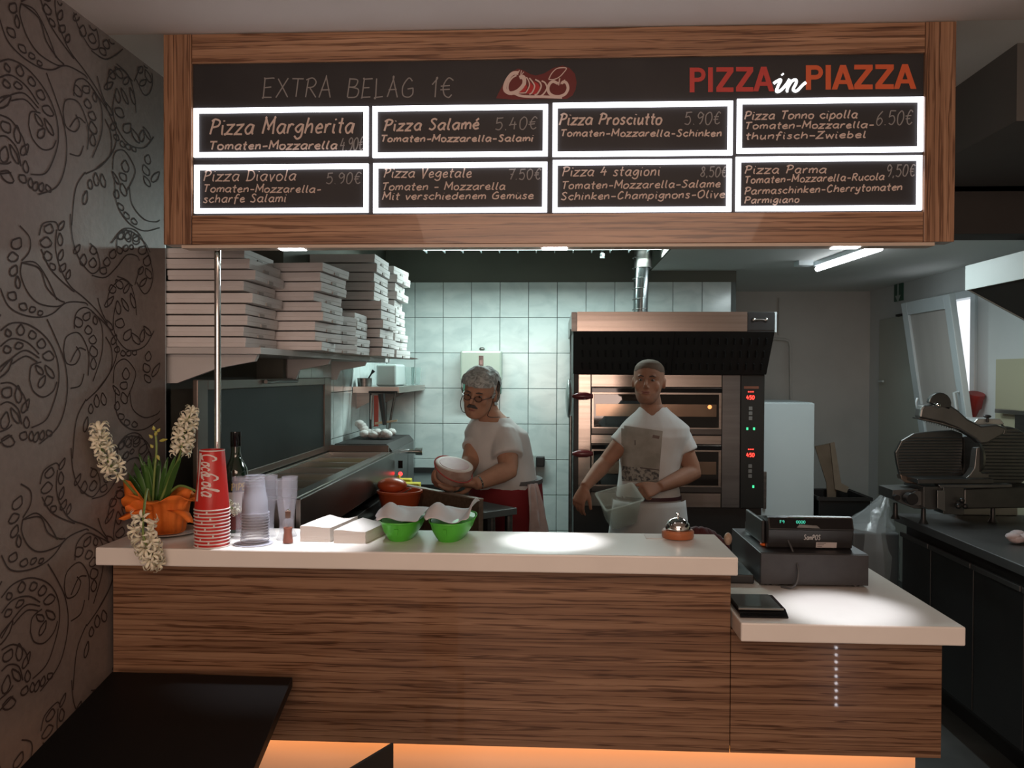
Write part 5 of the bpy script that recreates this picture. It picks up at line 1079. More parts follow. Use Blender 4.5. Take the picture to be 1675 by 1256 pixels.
plate('motor_base', [(750, 925), (1400, 900), (1400, 1095), (750, 1105)], 3.99, .25, castd, .006)
gp = plate('gauge_plate', [(135, 600), (190, 495), (300, 430), (480, 410), (640, 400), (735, 430), (738, 560), (725, 700), (745, 800), (640, 822), (330, 835), (180, 830), (150, 700)], 4.06, .022, castd, .004)
for k in range(13):
    y = 470+k*26; xa = 165 if y > 560 else 165+(560-y)*.9; xb = 728; a, b = PY(*sc(xa, y), 4.058), PY(*sc(xb, y), 4.058); M().tube([a, b], .0028, 5).build('rib', castd, gp)
plate('gauge_foot', [(180, 800), (330, 830), (330, 885), (230, 875), (190, 845)], 4.05, .05, noisy('warm_steel', (.3, .24, .19), (.36, .29, .23), (5, 5, 5), .3, .9), .004)
cen = PY(*sc(1095, 640), 4.10); gd = M().tube([cen+Vector((0, -.012, 0)), cen+Vector((0, .02, 0))], .150, 48).build('blade_guard', castd, sl_, smooth=40, bevel=.004)
for k in range(17):
    dz = -.125+k*.0165; hw = math.sqrt(max(0, .146**2-dz*dz)); M().tube([cen+Vector((-hw, -.013, dz)), cen+Vector((hw, -.013, dz))], .0028, 5).build('rib', castd, gd)
c2 = PY(*sc(785, 640), 4.04); M().tube([c2+Vector((-.006, 0, 0)), c2+Vector((.006, .004, 0))], .098, 40).build('blade', steel_d, sl_, smooth=40)
bl2 = M(); 
plate('upright_strut', [(860, 560), (912, 540), (905, 640), (885, 745), (905, 785), (970, 790), (970, 850), (740, 850), (800, 800), (840, 740)], 3.97, .05, cast, .003)
plate('carriage_plate', [(330, 838), (1010, 835), (1015, 880), (340, 882)], 3.93, .16, castd, .003); plate('slide_rail', [(520, 890), (1180, 885), (1180, 915), (540, 925)], 3.915, .05, cast, .004)
ar = plate('pusher_arm', [(350, 290), (362, 215), (385, 178), (470, 172), (640, 185), (700, 225), (780, 300), (905, 365), (1040, 350), (1130, 380), (1100, 440), (960, 520), (900, 525), (860, 485), (760, 425), (690, 385), (560, 335)], 3.90, .06, cast, .008)
plate('arm_lower_edge', [(345, 290), (560, 335), (700, 385), (705, 395), (560, 350), (345, 302)], 3.894, .07, steel_d, .001, ar)
for k in range(16):
    t = k/15; x = 370+330*t; y = 300+95*t+(0 if t < .6 else (t-.6)*10); a = PY(*sc(x, y), 3.93); M().tube([a, a-Vector((0, 0, .011))], [.003, .0008], 5).build('tooth', steel, ar)
k0 = PY(*sc(535, 165), 3.90); pts = [k0+Vector((.052*math.cos(a), 0, .052*math.sin(a))) for a in [R(-35+i*21) for i in range(11)]]; M().prism(pts, (0, .03, 0)).build('arm_knob', castd, ar, bevel=.004)
M().ell(PY(*sc(515, 180), 3.885), (.012, .012, .012)).build('knob_pin', chrome, ar, smooth=60)
plate('top_cover', [(840, 330), (872, 298), (1070, 300), (1110, 345), (1100, 350), (930, 362), (850, 350)], 3.96, .14, noisy('bright_aluminium', (.42, .45, .44), (.48, .51, .5), (8, 8, 8), .3, .7), .003)
M().tube([PY(*sc(958, 330), 3.95), PY(*sc(958, 285), 3.95)], .006, 8).ell(PY(*sc(955, 278), 3.95), (.018, .014, .008)).build('cover_screw', black, sl_, smooth=50)
plate('sharpener_arm', [(1095, 350), (1130, 380), (1130, 420), (1095, 445), (1110, 400)], 3.95, .02, castd, .002)
p = PY(*sc(250, 1005), 3.97); M().tube([p+Vector((0, 0, 0)), p+Vector((-.0, -.045, 0))], .028, 20).build('dial_knob', black, sl_, smooth=40, bevel=.003); M().tube([p+Vector((.04, .0, .0)), p+Vector((.04, -.012, .0))], .034, 20).build('dial_ring', cast, sl_, smooth=40)
M().tube([p+Vector((-.055, .015, .0)), p+Vector((-.055, -.01, .0))], .014, 16).build('side_bolt', black, sl_, smooth=40)
p = PY(*sc(700, 1055), 3.90)
m_ = M().tube([p, p-Vector((0, .03, 0))], .012, 12)
for a in (90, 210, 330): m_.ell(p+Vector((.018*math.cos(R(a)), -.03, .018*math.sin(R(a)))), (.013, .010, .013))
m_.build('clamp_knob', black, sl_, smooth=50)
for (x, y, d) in ((135, 1050, 4.08), (385, 1100, 3.96), (1005, 1090, 4.02)):
    a = PY(*sc(x, y), d); M().lathe([(0, .9005-a.z), (.022, .9005-a.z), (.012, .9005-a.z+.02), (.010, 0), (0, 0)], (a.x, a.y, a.z), 14).build('foot', black, sl_, smooth=40)
tag(plate('steel_tray', [(430, 1115), (560, 1160), (1120, 1160), (1120, 1110), (760, 1106)], 4.135, .004, steel, .0, sl_) if False else B('steel_tray', 2.02, 2.32, 4.205, 4.23, .901, .96, steel, bevel=.003), 'bright steel tray standing behind the meat slicer', 'tray')
hk = M().tube(catmull([PY(*sc(335, 115), 4.2), PY(*sc(322, 150), 4.2), PY(*sc(328, 200), 4.2), PY(*sc(345, 245), 4.2)], 5), .006, 8)
hk.build('white_hook_handle', pvc, sl_, smooth=60)
# red power plug hanging by the window
rp = thing('power_connector', 'red industrial power connector on the wall behind the meat slicer', 'connector', PX(1590, 665, XR-.04))
rdp = noisy('red_connector', (.26, .022, .018), (.3, .03, .024), (8, 8, 8), .4)
a, b, c = PX(1597, 644, XR-.054), PX(1592, 668, XR-.054), PX(1586, 688, XR-.054)
M().tube([a, a.lerp(b, .9), b, c], [.046, .046, .036, .024], 20).build('body', rdp, rp, smooth=35)
M().tube([a+Vector((0, 0, .001)), a.lerp(b, .25)], .050, 20).build('collar', rdp, rp, smooth=35)
M().tube(catmull([PX(x_, y_, XR-.07) for x_, y_ in ((1586, 662), (1576, 668), (1571, 678), (1580, 684))], 5), .007, 8).build('loop', rdp, rp, smooth=60)
M().tube([c, c+Vector((0, .02, -.15))], .008, 8).build('cable', black, rp, smooth=40)
# waste bin with transparent bag
b0, b1 = PY(1398, 880, 4.62), PY(1458, 880, 4.62)
bn_ = thing('waste_bin', 'dark bin with a clear plastic bag next to the steel counter', 'bin', ((b0.x+b1.x)/2, 4.72, 0)); bzt = PY(1430, 868, 4.62).z; bcx = (b0.x+b1.x)/2
B('body', bcx-.13, bcx+.12, 4.56, 4.86, .0, bzt, noisy('bin_grey', (.07, .075, .075), (.09, .095, .095), (4, 4, 4), .5), bn_, bevel=.01)
bagm = noisy('clear_film', (.60, .66, .66), (.80, .85, .85), (9, 9, 9), .12, bump=.5, trans=.5, alpha=.42)
rings_ = []; rb2 = random.Random(12)
for (z, w, dd, ox) in ((bzt-.28, .30, .34, .02), (bzt-.12, .31, .35, .0), (bzt+.005, .29, .33, 0), (bzt+.06, .20, .22, .03), (bzt+.12, .10, .12, .07), (bzt+.18, .03, .04, .10)):
    rings_.append([(bcx+ox+w/2*math.cos(2*math.pi*j/26)*(1+rb2.uniform(-.12, .12)), 4.71+dd/2*math.sin(2*math.pi*j/26)*(1+rb2.uniform(-.12, .12)), z+rb2.uniform(-.015, .015)) for j in range(26)])
o = M().rings(rings_, cap=False).build('plastic_bag', bagm, bn_, smooth=25)
# ---- extraction hood above the right counter
HX, HYF = 1.90, 3.80
e0, e1 = PX(1579, 435, HX), PX(1579, 475, HX); HYF = e0.y; hzt, hzb = e0.z, e1.z; hzw = hzb-.44
kh = thing('extraction_hood', 'wedge-shaped extraction hood with pale fascia above the right counter', 'hood', (2.3, 3.0, hzb-.4))
hm = noisy('hood_enamel', (.46, .50, .48), (.52, .56, .54), (2, 2, 2), .5)
M().prism([(HX, HYF, hzb), (HX, HYF, hzt), (HX, 1.7, hzt), (HX, 1.7, hzb)], (.012, 0, 0)).build('fascia', hm, kh, bevel=.001)
M().prism([(HX+.0125, HYF, hzb), (HX+.0125, HYF, hzt), (XR-.004, HYF, hzt+.0), (XR-.004, HYF, hzw)], (0, -.012, 0)).build('end_panel', hm, kh)
M().prism([(HX+.0125, HYF-.013, hzb+.003), (XR-.004, HYF-.013, hzw+.003), (XR-.004, HYF-.013, hzw+.02), (HX+.0125, HYF-.013, hzb+.02)], (0, -(HYF-1.71), 0)).build('filter_panel', dark_paint, kh)
B('top_panel', HX+.0125, XR-.004, 1.7, HYF-.013, hzt-.008, hzt, steel_d, kh)
# ================================================================ dining side: black table and chair
zt5 = .75
tb = [PZ(172, 1098, zt5), PZ(467, 1107, zt5)]
rdir = (PZ(412, 1256, zt5)-PZ(467, 1107, zt5)).normalized(); fr_, fl_ = tb[1]+rdir*.66, tb[0]+rdir*.66
tb = [Vector((p.x+.02, min(p.y, 2.283), zt5)) for p in tb]
dtb = thing('dining_table', 'square glossy black dining table in the lower left corner', 'table', ((tb[0].x+fr_.x)/2, 1.95, 0))
M().prism([(p.x, p.y, zt5-.028) for p in (tb[0], tb[1], fr_, Vector((tb[0].x+rdir.x*.66, fl_.y, 0)))], (0, 0, .028)).build('tabletop', mat('table_black', (.004, .004, .004), .5, spec=.12), dtb, bevel=.002)
tcx = (tb[0].x+fr_.x)/2-.0; M().tube([(tcx, 1.95, .03), (tcx, 1.95, zt5-.0285)], .035, 16).build('pedestal', black_m, dtb, smooth=40); B('foot_plate', tcx-.2, tcx+.2, 1.75, 2.15, 0, .0295, black_m, dtb, bevel=.004)
ct_ = PZ(641, 1213, .82); d2_ = Vector((-.155, -.29, 0)).normalized(); pr2 = Vector((-d2_.y, d2_.x, 0))
if pr2.x < 0: pr2 = -pr2
chr_ = thing('dining_chair', 'black dining chair whose backrest corner rises at the bottom edge', 'chair', (ct_.x-.05, ct_.y-.3, 0))
W_ = .40; A0 = Vector((ct_.x, ct_.y, 0)); B0 = A0+d2_*W_
def slab3(name, pts, z0, z1, m, bevel=.003): return M().prism([(p.x, p.y, z0) for p in pts], (0, 0, z1-z0)).build(name, m, chr_, bevel=bevel)
slab3('backrest', [A0, B0, B0+pr2*.006, A0+pr2*.006], .50, .82, black_m)
slab3('seat', [A0-pr2*.40, B0-pr2*.40, B0+pr2*.01, A0+pr2*.01], .43, .455, black_m)
for P0 in (A0+d2_*.02-pr2*.38, B0-d2_*.02-pr2*.38): M().tube([(P0.x, P0.y, 0), (P0.x, P0.y, .4295)], .013, 8).build('leg', black_m, chr_, smooth=40)
for P0 in (A0+d2_*.02+pr2*.024, B0-d2_*.02+pr2*.024): M().tube([(P0.x, P0.y, 0), (P0.x, P0.y, .55)], .013, 8).build('leg', black_m, chr_, smooth=40)

# string of tiny lights on a stand in the dining room, mirrored in the glossy right panel
sl0 = []
for k in range(11):
    p = PY(1368, 1036+k*11.7, FY); q = (FY-.75)/FY; sl0.append(Vector((p.x+p.x*q, .75, p.z+(p.z-CAMZ)*q)))
lsx = sl0[0].x
ls = thing('light_string', 'low stand with a vertical string of tiny white lights in the dining room', 'lamp', (lsx, .75, 0))
M().tube([(lsx, .735, 0), (lsx, .735, sl0[0].z+.03)], .006, 8).build('stand', black_m, ls, smooth=40); B('foot', lsx-.06, lsx+.06, .66, .74, 0, .012, black_m, ls)
for p in sl0: M().ell(p, (.0065, .0065, .0065), 10, 8).build('bulb', emis('bulb_glow', (.95, .93, 1), 26), ls, smooth=80)
# ================================================================ people
def remesh(m_, name, voxel, smooth=2, disp=None, sub=None):
    o = m_.build('tmp_'+name, black, origin=(0, 0, 0)); md = o.modifiers.new('r', 'REMESH'); md.mode = 'VOXEL'; md.voxel_size = voxel; md.use_smooth_shade = True
    if smooth: s_ = o.modifiers.new('s', 'SMOOTH'); s_.factor = .5; s_.iterations = smooth
    dg = bpy.context.evaluated_depsgraph_get(); me = bpy.data.meshes.new_from_object(o.evaluated_get(dg)); bpy.data.objects.remove(o)
    return me
def put(me, name, mats, parent, fn=None, keep=None, relax=3):
    """mesh in world coordinates -> child object; fn moves vertices; keep(co) selects what stays"""
    bm = bmesh.new(); bm.from_mesh(me)
    if fn:
        for v in bm.verts: v.co = fn(v.co.copy(), v.normal)
    if keep:
        bmesh.ops.delete(bm, geom=[f for f in bm.faces if not keep(f.calc_center_median())], context='FACES')
        for _ in range(relax):
            mv = {}
            for v in bm.verts:
                if v.is_boundary:
                    nb = [e.other_vert(v).co for e in v.link_edges if e.is_boundary]
                    if nb: mv[v] = v.co.lerp(sum(nb, Vector())/len(nb), .5)
            for v, c in mv.items(): v.co = c
    off = wloc(parent)
    for v in bm.verts: v.co -= off
    m2 = bpy.data.meshes.new(name); bm.to_mesh(m2); bm.free(); m2.polygons.foreach_set('use_smooth', [True]*len(m2.polygons))
    for q in (mats if isinstance(mats, (list, tuple)) else [mats]): m2.materials.append(q)
    o = bpy.data.objects.new(name, m2); o.parent = parent; C.objects.link(o); return o
def ringloft(m_, rows, n=28, e=2.2):
    """rows: (centre, rx, ry, yaw)"""
    rs = []
    for c, rx, ry, yw in rows:
        c = Vector(c); q = []
        for j in range(n):
            a = 2*math.pi*j/n; x = (abs(math.cos(a))**(2/e))*math.copysign(1, math.cos(a))*rx; y = (abs(math.sin(a))**(2/e))*math.copysign(1, math.sin(a))*ry
            q.append(c+Vector((x*math.cos(yw)-y*math.sin(yw), x*math.sin(yw)+y*math.cos(yw), 0)))
        rs.append(q)
    return m_.rings(rs)
def headmat(c, yaw, pitch, roll, s=1.0): return Matrix.Translation(c) @ (Matrix.Rotation(R(yaw), 4, 'Z') @ Matrix.Rotation(R(roll), 4, 'Y') @ Matrix.Rotation(R(pitch), 4, 'X')) @ Matrix.Scale(s, 4)
def headgeo(m_, T, jaw=1.0, brow=1.0, nose=1.0):
    rows = [(-.118, .020*jaw, -.088, -.050), (-.108, .036*jaw, -.100, -.030), (-.09, .048*jaw, -.102, -.005), (-.07, .056*jaw, -.100, .022), (-.045, .062*jaw, -.097, .050), (-.02, .067, -.094, .072), (.0, .070, -.091, .085), (.03, .0735, -.094, .095), (.055, .074, -.092, .098), (.08, .069, -.080, .090), (.10, .056, -.060, .072), (.114, .036, -.034, .046), (.120, .015, -.008, .018)]
    rs = []
    for z, w, yf, yb in rows:
        q = []
        for j in range(28):
            a = 2*math.pi*j/28; q.append(T @ Vector((w*1.10*math.cos(a), (yf+yb)/2+(yb-yf)/2*math.sin(a), z)))
        rs.append(q)
    m_.rings(rs); sc_ = T.to_scale()[0]
    def E(c, r, rot=None): m_.ell(T @ Vector(c), tuple(x*sc_ for x in r), 12, 8, (T.to_3x3().normalized() @ (rot or Matrix.Identity(3))))
    m_.tube([T @ Vector(p) for p in ((0, -.090, .022), (0, -.103, .004), (0, -.115*nose, -.014), (0, -.120*nose, -.026))], [.007*sc_, .0085*sc_, .0105*sc_, .0115*sc_], 10)
    E((0, -.104, -.030), (.016, .011, .008)); E((0, -.099, -.058), (.022, .009, .011)); E((0, -.095, -.088), (.020, .014, .014))
    for s in (-1, 1):
        E((.027*s, -.083, .029), (.020, .011, .008*brow)); E((.042*s, -.066, -.022), (.026, .020, .028)); E((.083*s, .004, -.006), (.008, .018, .030), Matrix.Rotation(R(14*s), 3, 'Z')); E((.0855*s, .008, .010), (.006, .017, .014))
def eyesock(T, co):
    """push eye hollows back"""
    Ti = T.inverted(); p = Ti @ co
    if p.y > -.03 or abs(p.x) > .075 or abs(p.z) > .07: return co
    dz = 0
    for s in (-1, 1):
        d2 = ((p.x-.031*s)/.017)**2+((p.z-.008)/.011)**2; dz += .008*math.exp(-d2)
    d3 = (p.x/.022)**2+((p.z+.058)/.0026)**2; dz += .0035*math.exp(-d3)
    return T @ Vector((p.x, p.y+dz, p.z))
def eyes(T, par, browm, look=(0, 0), half=.6):
    sc_ = T.to_scale()[0]; R3 = T.to_3x3().normalized(); wt_ = mat('eye_white', (.24, .20, .18), .3); ir = mat('iris_dark', (.03, .02, .015), .15)
    for s in (-1, 1):
        e = M().ell(T @ Vector((.031*s, -.0815, .008)), (.0115*sc_, .0095*sc_, .0085*sc_*half), 14, 10, R3).build('eye', wt_, par, smooth=80)
        M().ell(T @ Vector(((.031+.002*look[0])*s+look[0]*.0, -.0902, .008+look[1])), (.0056*sc_, .0032*sc_, .0052*sc_), 12, 8, R3).build('iris', ir, e, smooth=80)
        M().tube([T @ Vector(p) for p in ((.014*s, -.0975, .026), (.030*s, -.0985, .0305), (.046*s, -.086, .026))], [.0022*sc_, .0036*sc_, .0018*sc_], 8).build('eyebrow', browm, par, smooth=80)
def fingers(m_, wrist, F, N, side, curl=(25, 35, 25), spread=.05, thumb=(.5, .75, -.35), s=1.0, tc=18):
    """F finger direction, N back-of-hand normal, side=+1 if the thumb lies on F x N"""
    F = Vector(F).normalized(); N = Vector(N); N = (N-F*N.dot(F)).normalized(); T_ = F.cross(N)*side; W0 = Vector(wrist); k = s
    pal = [(0, .024, .017), (.025, .032, .016), (.055, .040, .0145), (.082, .041, .0125), (.092, .036, .010)]
    rs = []
    for d, w, t in pal:
        rs.append([W0+F*d*k+T_*w*k*math.cos(2*math.pi*j/16)+N*t*k*math.sin(2*math.pi*j/16) for j in range(16)])
    m_.rings(rs)
    for i, (off, L_, r) in enumerate(((.030, .076, .0090), (.0105, .084, .0093), (-.0095, .078, .0090), (-.029, .060, .0080))):
        p = W0+F*.078*k+T_*off*k; d = (F+T_*spread*(1.5-i)).normalized(); pts = [p-d*.012*k]; pts.append(p); ax = d.cross(N).normalized() if True else None
        for a, l in zip(curl, (.46, .31, .23)):
            d = (Matrix.Rotation(-R(a+(i*3)), 3, T_.cross(Vector((0,0,0))) if False else T_) @ d) if (Matrix.Rotation(-R(10), 3, T_) @ F).dot(N) < 0 else (Matrix.Rotation(R(a+i*3), 3, T_) @ d)
            p = p+d*L_*l*k; pts.append(p)
        m_.tube(pts, [r*k, r*1.04*k, r*k, r*.93*k, r*.78*k], 10); m_.ell(pts[-1], (r*.8*k,)*3, 8, 6)
    b = W0+F*.018*k+T_*.020*k; d = (F*thumb[0]+T_*thumb[1]+N*thumb[2]).normalized(); p1 = b+d*.036*k; d2 = (d+F*.55-N*.15).normalized(); p2 = p1+d2*.034*k; d3 = (d2+F*.3-N*R(tc)).normalized(); p3 = p2+d3*.026*k
    m_.tube([b, p1, p2, p3], [.014*k, .0125*k, .0105*k, .0085*k], 10); m_.ell(p3, (.0085*k,)*3, 8, 6)
def arm(m_, S_, E_, W_, r=(.052, .044, .040, .041, .034, .026)):
    S_, E_, W_ = Vector(S_), Vector(E_), Vector(W_)
    m_.tube([S_, S_.lerp(E_, .5), E_.lerp(S_, .12), E_, E_.lerp(W_, .25), E_.lerp(W_, .65), W_], [r[0], r[1], r[2], r[2]*.98, r[3], r[4], r[5]], 16); m_.ell(S_, (r[0],)*3, 12, 8)
def folds(co, nrm, amp, seed):
    n1 = noise.noise(Vector((co.x*9+seed, co.y*9, co.z*5))); n2 = noise.noise(Vector((co.x*22+seed, co.y*14, co.z*16))); return co+nrm*(amp*(n1*.8+n2*.45))
shirt_m = noisy('white_tshirt', (.50, .50, .485), (.54, .54, .525), (9, 9, 9), .9, sheen=.2)
def skin(name, c): 
    d = tuple(x*.82 for x in c); return noisy(name, d, c, (14, 14, 14), .62, sss=.05, detail=6, spec=.2)
# ------------------------------------------------ younger man at the oven
DY = 4.15
def Y(px, py, d=DY): return PY(px, py, d)
ym_ = thing('person', 'shaven-headed young man in a white printed T-shirt holding a clear tub before the oven', 'person', (Y(1062, 812).x, DY+.02, 0))
sk1 = skin('young_skin', (.33, .175, .115))
hT = headmat(Y(1062, 621, DY-.02)+Vector((0, .02, -.012)), -14, -2, 2, .94)
bd = M(); hp = Y(1062, 812)
def tor(m_, g, low=True):
    rows = [((hp.x+.0, DY+.03, .90), .160+g, .115+g, 0), ((hp.x+.0, DY+.03, .98), .150+g, .112+g, 0), ((hp.x-.002, DY+.025, 1.06), .138+g, .102+g, 0), ((hp.x+.004, DY+.022, 1.14), .140+g, .105+g, R(-6)), ((hp.x+.014, DY+.02, 1.22), .152+g, .110+g, R(-9)), ((hp.x+.022, DY+.02, 1.29), .165+g, .112+g, R(-10)), ((hp.x+.026, DY+.02, 1.335), .160+g, .098+g, R(-10)), ((hp.x+.024, DY+.025, 1.372), .124+g, .080+g, R(-10)), ((hp.x+.020, DY+.028, 1.408), .078+g, .066+g*.7, R(-10)), ((hp.x+.018, DY+.03, 1.442), .054+g*.8, .056+g*.6, 0)]
    ringloft(m_, rows)
tor(bd, 0)
nk0 = Vector((hp.x+.018, DY+.028, 1.40)); nk1 = hT @ Vector((0, .022, -.06)); bd.tube([nk0, nk0.lerp(nk1, .5), nk1], [.058, .054, .053], 18)
headgeo(bd, hT, 1.0)
S1, E1, W1 = Y(1030, 708, DY+.0), Y(990, 757, DY-.02), Y(956, 797, DY-.14)      # arm on the left of the picture
S2, E2, W2 = Y(1107, 712, DY+.02), Y(1135, 772, DY+.0), Y(1078, 797, DY-.15)    # arm on the right
arm(bd, S1, E1, W1, (.050, .045, .040, .041, .033, .026)); arm(bd, S2, E2, W2, (.054, .049, .043, .044, .036, .027))
F1 = (Y(944, 826, DY-.16)-W1).normalized(); fingers(bd, W1+F1*-.005, F1, (-.55, -.75, .25), -1, curl=(22, 28, 18), thumb=(.75, .55, -.45), s=.95)
TBc = Y(1017, 822, DY-.20)
F2 = (Y(1046, 806, DY-.20)-W2).normalized(); fingers(bd, W2-F2*.005, F2, (.05, -.75, .62), 1, curl=(55, 75, 45), thumb=(.8, .5, -.1), s=.95)
for s in (-1, 1):
    hx = hp.x+.082*s; bd.tube([(hx, DY+.03, .93), (hx+.012*s, DY+.02, .70), (hx+.014*s, DY+.02, .50), (hx+.018*s, DY+.035, .30), (hx+.02*s, DY+.05, .09)], [.088, .076, .056, .054, .038], 16); bd.tube([(hx+.02*s, DY+.07, .05), (hx+.024*s, DY-.10, .035)], [.042, .034], 12)
me = remesh(bd, 'body', .0052, 2)
body1 = put(me, 'body', sk1, ym_, fn=lambda c, n: eyesock(hT, c))
stub = mat('shaved_scalp', (.115, .08, .058), .8, spec=.1); 
def scalp(c):
    p = hT.inverted() @ c; return (p.z > .052+.35*(-p.y-.06)*0+(-.0 if p.y > -.02 else .022*max(0, (-p.y-.05)/.04))-(.055 if p.y > .02 else 0)) and p.z > -.04 and abs(p.x) < .09 and p.z < .2
put(me, 'shaved_hair', stub, ym_, fn=lambda c, n: eyesock(hT, c)+n*.0012, keep=scalp)
def beard(c):
    p = hT.inverted() @ c
    return p.z < -.045 and p.z > -.118 and p.y < .01 and abs(p.x) < .08 and not (abs(p.x) < .026 and -.078 < p.z) and not (abs(p.x) < .05 and p.z > -.06)
put(me, 'stubble_beard', skin('beard_shadow', (.26, .14, .095)), ym_, fn=lambda c, n: eyesock(hT, c)+n*.001, keep=beard)
eyes(hT, ym_, mat('brow_dark', (.035, .022, .018), .8), half=.75)
lipm = mat('lips', (.24, .095, .075), .45)
M().ell(hT @ Vector((0, -.1065, -.0535)), (.023, .0035, .0034), 14, 8, hT.to_3x3().normalized()).ell(hT @ Vector((0, -.1060, -.0615)), (.020, .0035, .0042), 14, 8, hT.to_3x3().normalized()).build('lips', lipm, ym_, smooth=80)
# T-shirt
ts = M(); tor(ts, .014)
def sleeve(m_, S_, E_, t, r0, r1): m_.tube([S_, Vector(S_).lerp(Vector(E_), .08), Vector(S_).lerp(Vector(E_), t*.6), Vector(S_).lerp(Vector(E_), t)], [r0*.85, r0, (r0+r1)/2, r1], 20); m_.ell(S_, (r0,)*3, 12, 8)
sleeve(ts, S1, E1, .40, .060, .062); sleeve(ts, S2, E2, .48, .068, .068)
tm_ = remesh(ts, 'shirt', .0062, 3)
E1v, E2v = (Vector(E1)-Vector(S1)).normalized(), (Vector(E2)-Vector(S2)).normalized()
vn = Y(1051, 682, DY-.1)
def keep_sh(c):
    if c.z < 1.0-.018: return False
    nx = c.x-(hp.x+.018)
    if c.z > 1.434: return False
    if c.y < DY+.03:
        lim = (c.z-vn.z)*1.15
        if c.z > vn.z and abs(c.x-(hp.x+.006)) < lim: return False
    elif c.z > 1.43 and abs(nx) < .085: return False
    return True
put(tm_, 'tshirt', shirt_m, ym_, fn=lambda c, n: folds(c, n, .0055, 2), keep=keep_sh, relax=6)
# printed panel on the chest: conforms to the shirt front
dg = bpy.context.evaluated_depsgraph_get(); sho = [o for o in ym_.children if o.name.startswith('tshirt')][0]; bpy.context.view_layer.update()
from mathutils.bvhtree import BVHTree
bt_ = BVHTree.FromObject(sho, dg); so_ = wloc(sho)
def onshirt(px, py, off=.003):
    o_ = Vector((0, 0, CAMZ)); d = ray(px, py).normalized(); h = bt_.ray_cast(o_-so_, d); 
    return (h[0]+so_-d*off) if h[0] is not None else None
def panel(name, quad, m, off, nu=14, nv=18):
    (x0, y0), (x1, y1), (x2, y2), (x3, y3) = quad; vs = []; ok = True
    for j in range(nv+1):
        for i in range(nu+1):
            u, v = i/nu, j/nv; a = ((x0*(1-u)+x1*u)*(1-v)+(x3*(1-u)+x2*u)*v, (y0*(1-u)+y1*u)*(1-v)+(y3*(1-u)+y2*u)*v); p = onshirt(*a, off); vs.append(p)
    last = next((p for p in vs if p), Vector()); 
    fs = [(j*(nu+1)+i, j*(nu+1)+i+1, (j+1)*(nu+1)+i+1, (j+1)*(nu+1)+i) for j in range(nv) for i in range(nu)]; fs = [f for f in fs if all(vs[k] is not None for k in f) and max((vs[a]-vs[b]).length for a in f for b in f) < .08]
    vs = [p if p is not None else last for p in vs]; return M().add(vs, fs).build(name, m, sho, smooth=80)
panel('printed_picture', ((1016, 695), (1084, 705), (1077, 790), (1017, 787)), noisy('print_ground', (.21, .20, .17), (.30, .285, .25), (12, 12, 12), .85, detail=7), .004)
panel('print_dark_band', ((1017, 762), (1079, 768), (1077, 787), (1017, 786)), noisy('print_figures', (.06, .06, .06), (.26, .25, .22), (60, 60, 60), .85, detail=8, lo=.42, hi=.56), .0055, 14, 6)
panel('print_tag', ((1068, 711), (1079, 713), (1078, 718), (1067, 716)), mat('print_tag_brown', (.13, .09, .075), .8), .006, 3, 2)
panel('print_fence', ((1047, 764), (1078, 768), (1078, 769.5), (1047, 766)), mat('print_line', (.07, .055, .05), .8), .0065, 8, 1)
panel('print_mast', ((1038, 720), (1039.6, 720), (1039.6, 728), (1038, 728)), mat('print_line', (.07, .055, .05), .8), .0065, 1, 3)
# trousers, belt, apron
def skirt(name, rows, m, par, keep=None, amp=.004, seed=3):
    q = M(); ringloft(q, rows, 32); mm_ = remesh(q, name, .009, 2); return put(mm_, name, m, par, fn=lambda c, n: folds(c, n, amp, seed), keep=keep)
tq = M(); ringloft(tq, [((hp.x, DY+.03, .86), .168, .128, 0), ((hp.x, DY+.03, .93), .166, .126, 0), ((hp.x, DY+.03, .985), .158, .120, 0)], 28)
for s in (-1, 1):
    hx = hp.x+.082*s; tq.tube([(hx, DY+.03, .93), (hx+.012*s, DY+.02, .70), (hx+.014*s, DY+.02, .50), (hx+.018*s, DY+.035, .30), (hx+.02*s, DY+.05, .06)], [.096, .088, .070, .068, .062], 16)
put(remesh(tq, 'trousers', .01, 2), 'trousers', noisy('pale_trousers', (.40, .40, .38), (.45, .45, .43), (9, 9, 9), .9), ym_, fn=lambda c, n: folds(c, n, .005, 6))
ringloft(M(), [((0, 0, 0), 1, 1, 0)]) if False else None
bl_ = M(); ringloft(bl_, [((hp.x, DY+.03, .972), .166, .128, 0), ((hp.x, DY+.03, .990), .1645, .127, 0)], 32); bl_.build('belt', mat('belt_maroon', (.05, .012, .016), .6), ym_, smooth=50)
def shoe(par, hx, y, m):
    q = M(); q.tube([(hx, y+.085, .045), (hx, y+.02, .055), (hx, y-.06, .042), (hx, y-.15, .032)], [.040, .046, .044, .032], 14); q.box(hx-.042, hx+.042, y-.17, y+.12, .002, .02); put(remesh(q, 'shoe', .007, 2), 'shoe', m, par)
for s in (-1, 1): shoe(ym_, hp.x+.102*s, DY+.0, black)
aw_ = noisy('white_apron', (.50, .50, .485), (.54, .54, .525), (6, 6, 6), .9)
aps = M(); rows = []
for i in range(17):
    z = .968-.46*i/16; row = []
    for j in range(25):
        a = R(-168+j*(156/24)) ; g = .018+.055*(i/16)+.010*math.sin(j*.9+i*.2)*(i/16); row.append(Vector((hp.x+(.166+g)*math.cos(a), DY+.03+(.128+g)*math.sin(a)*1.05, z)))
    rows.append(row)
aps.add([p for r in rows for p in r], [(i*25+j, i*25+j+1, (i+1)*25+j+1, (i+1)*25+j) for i in range(16) for j in range(24)]); aps.build('apron', aw_, ym_, smooth=80, solid=.003)
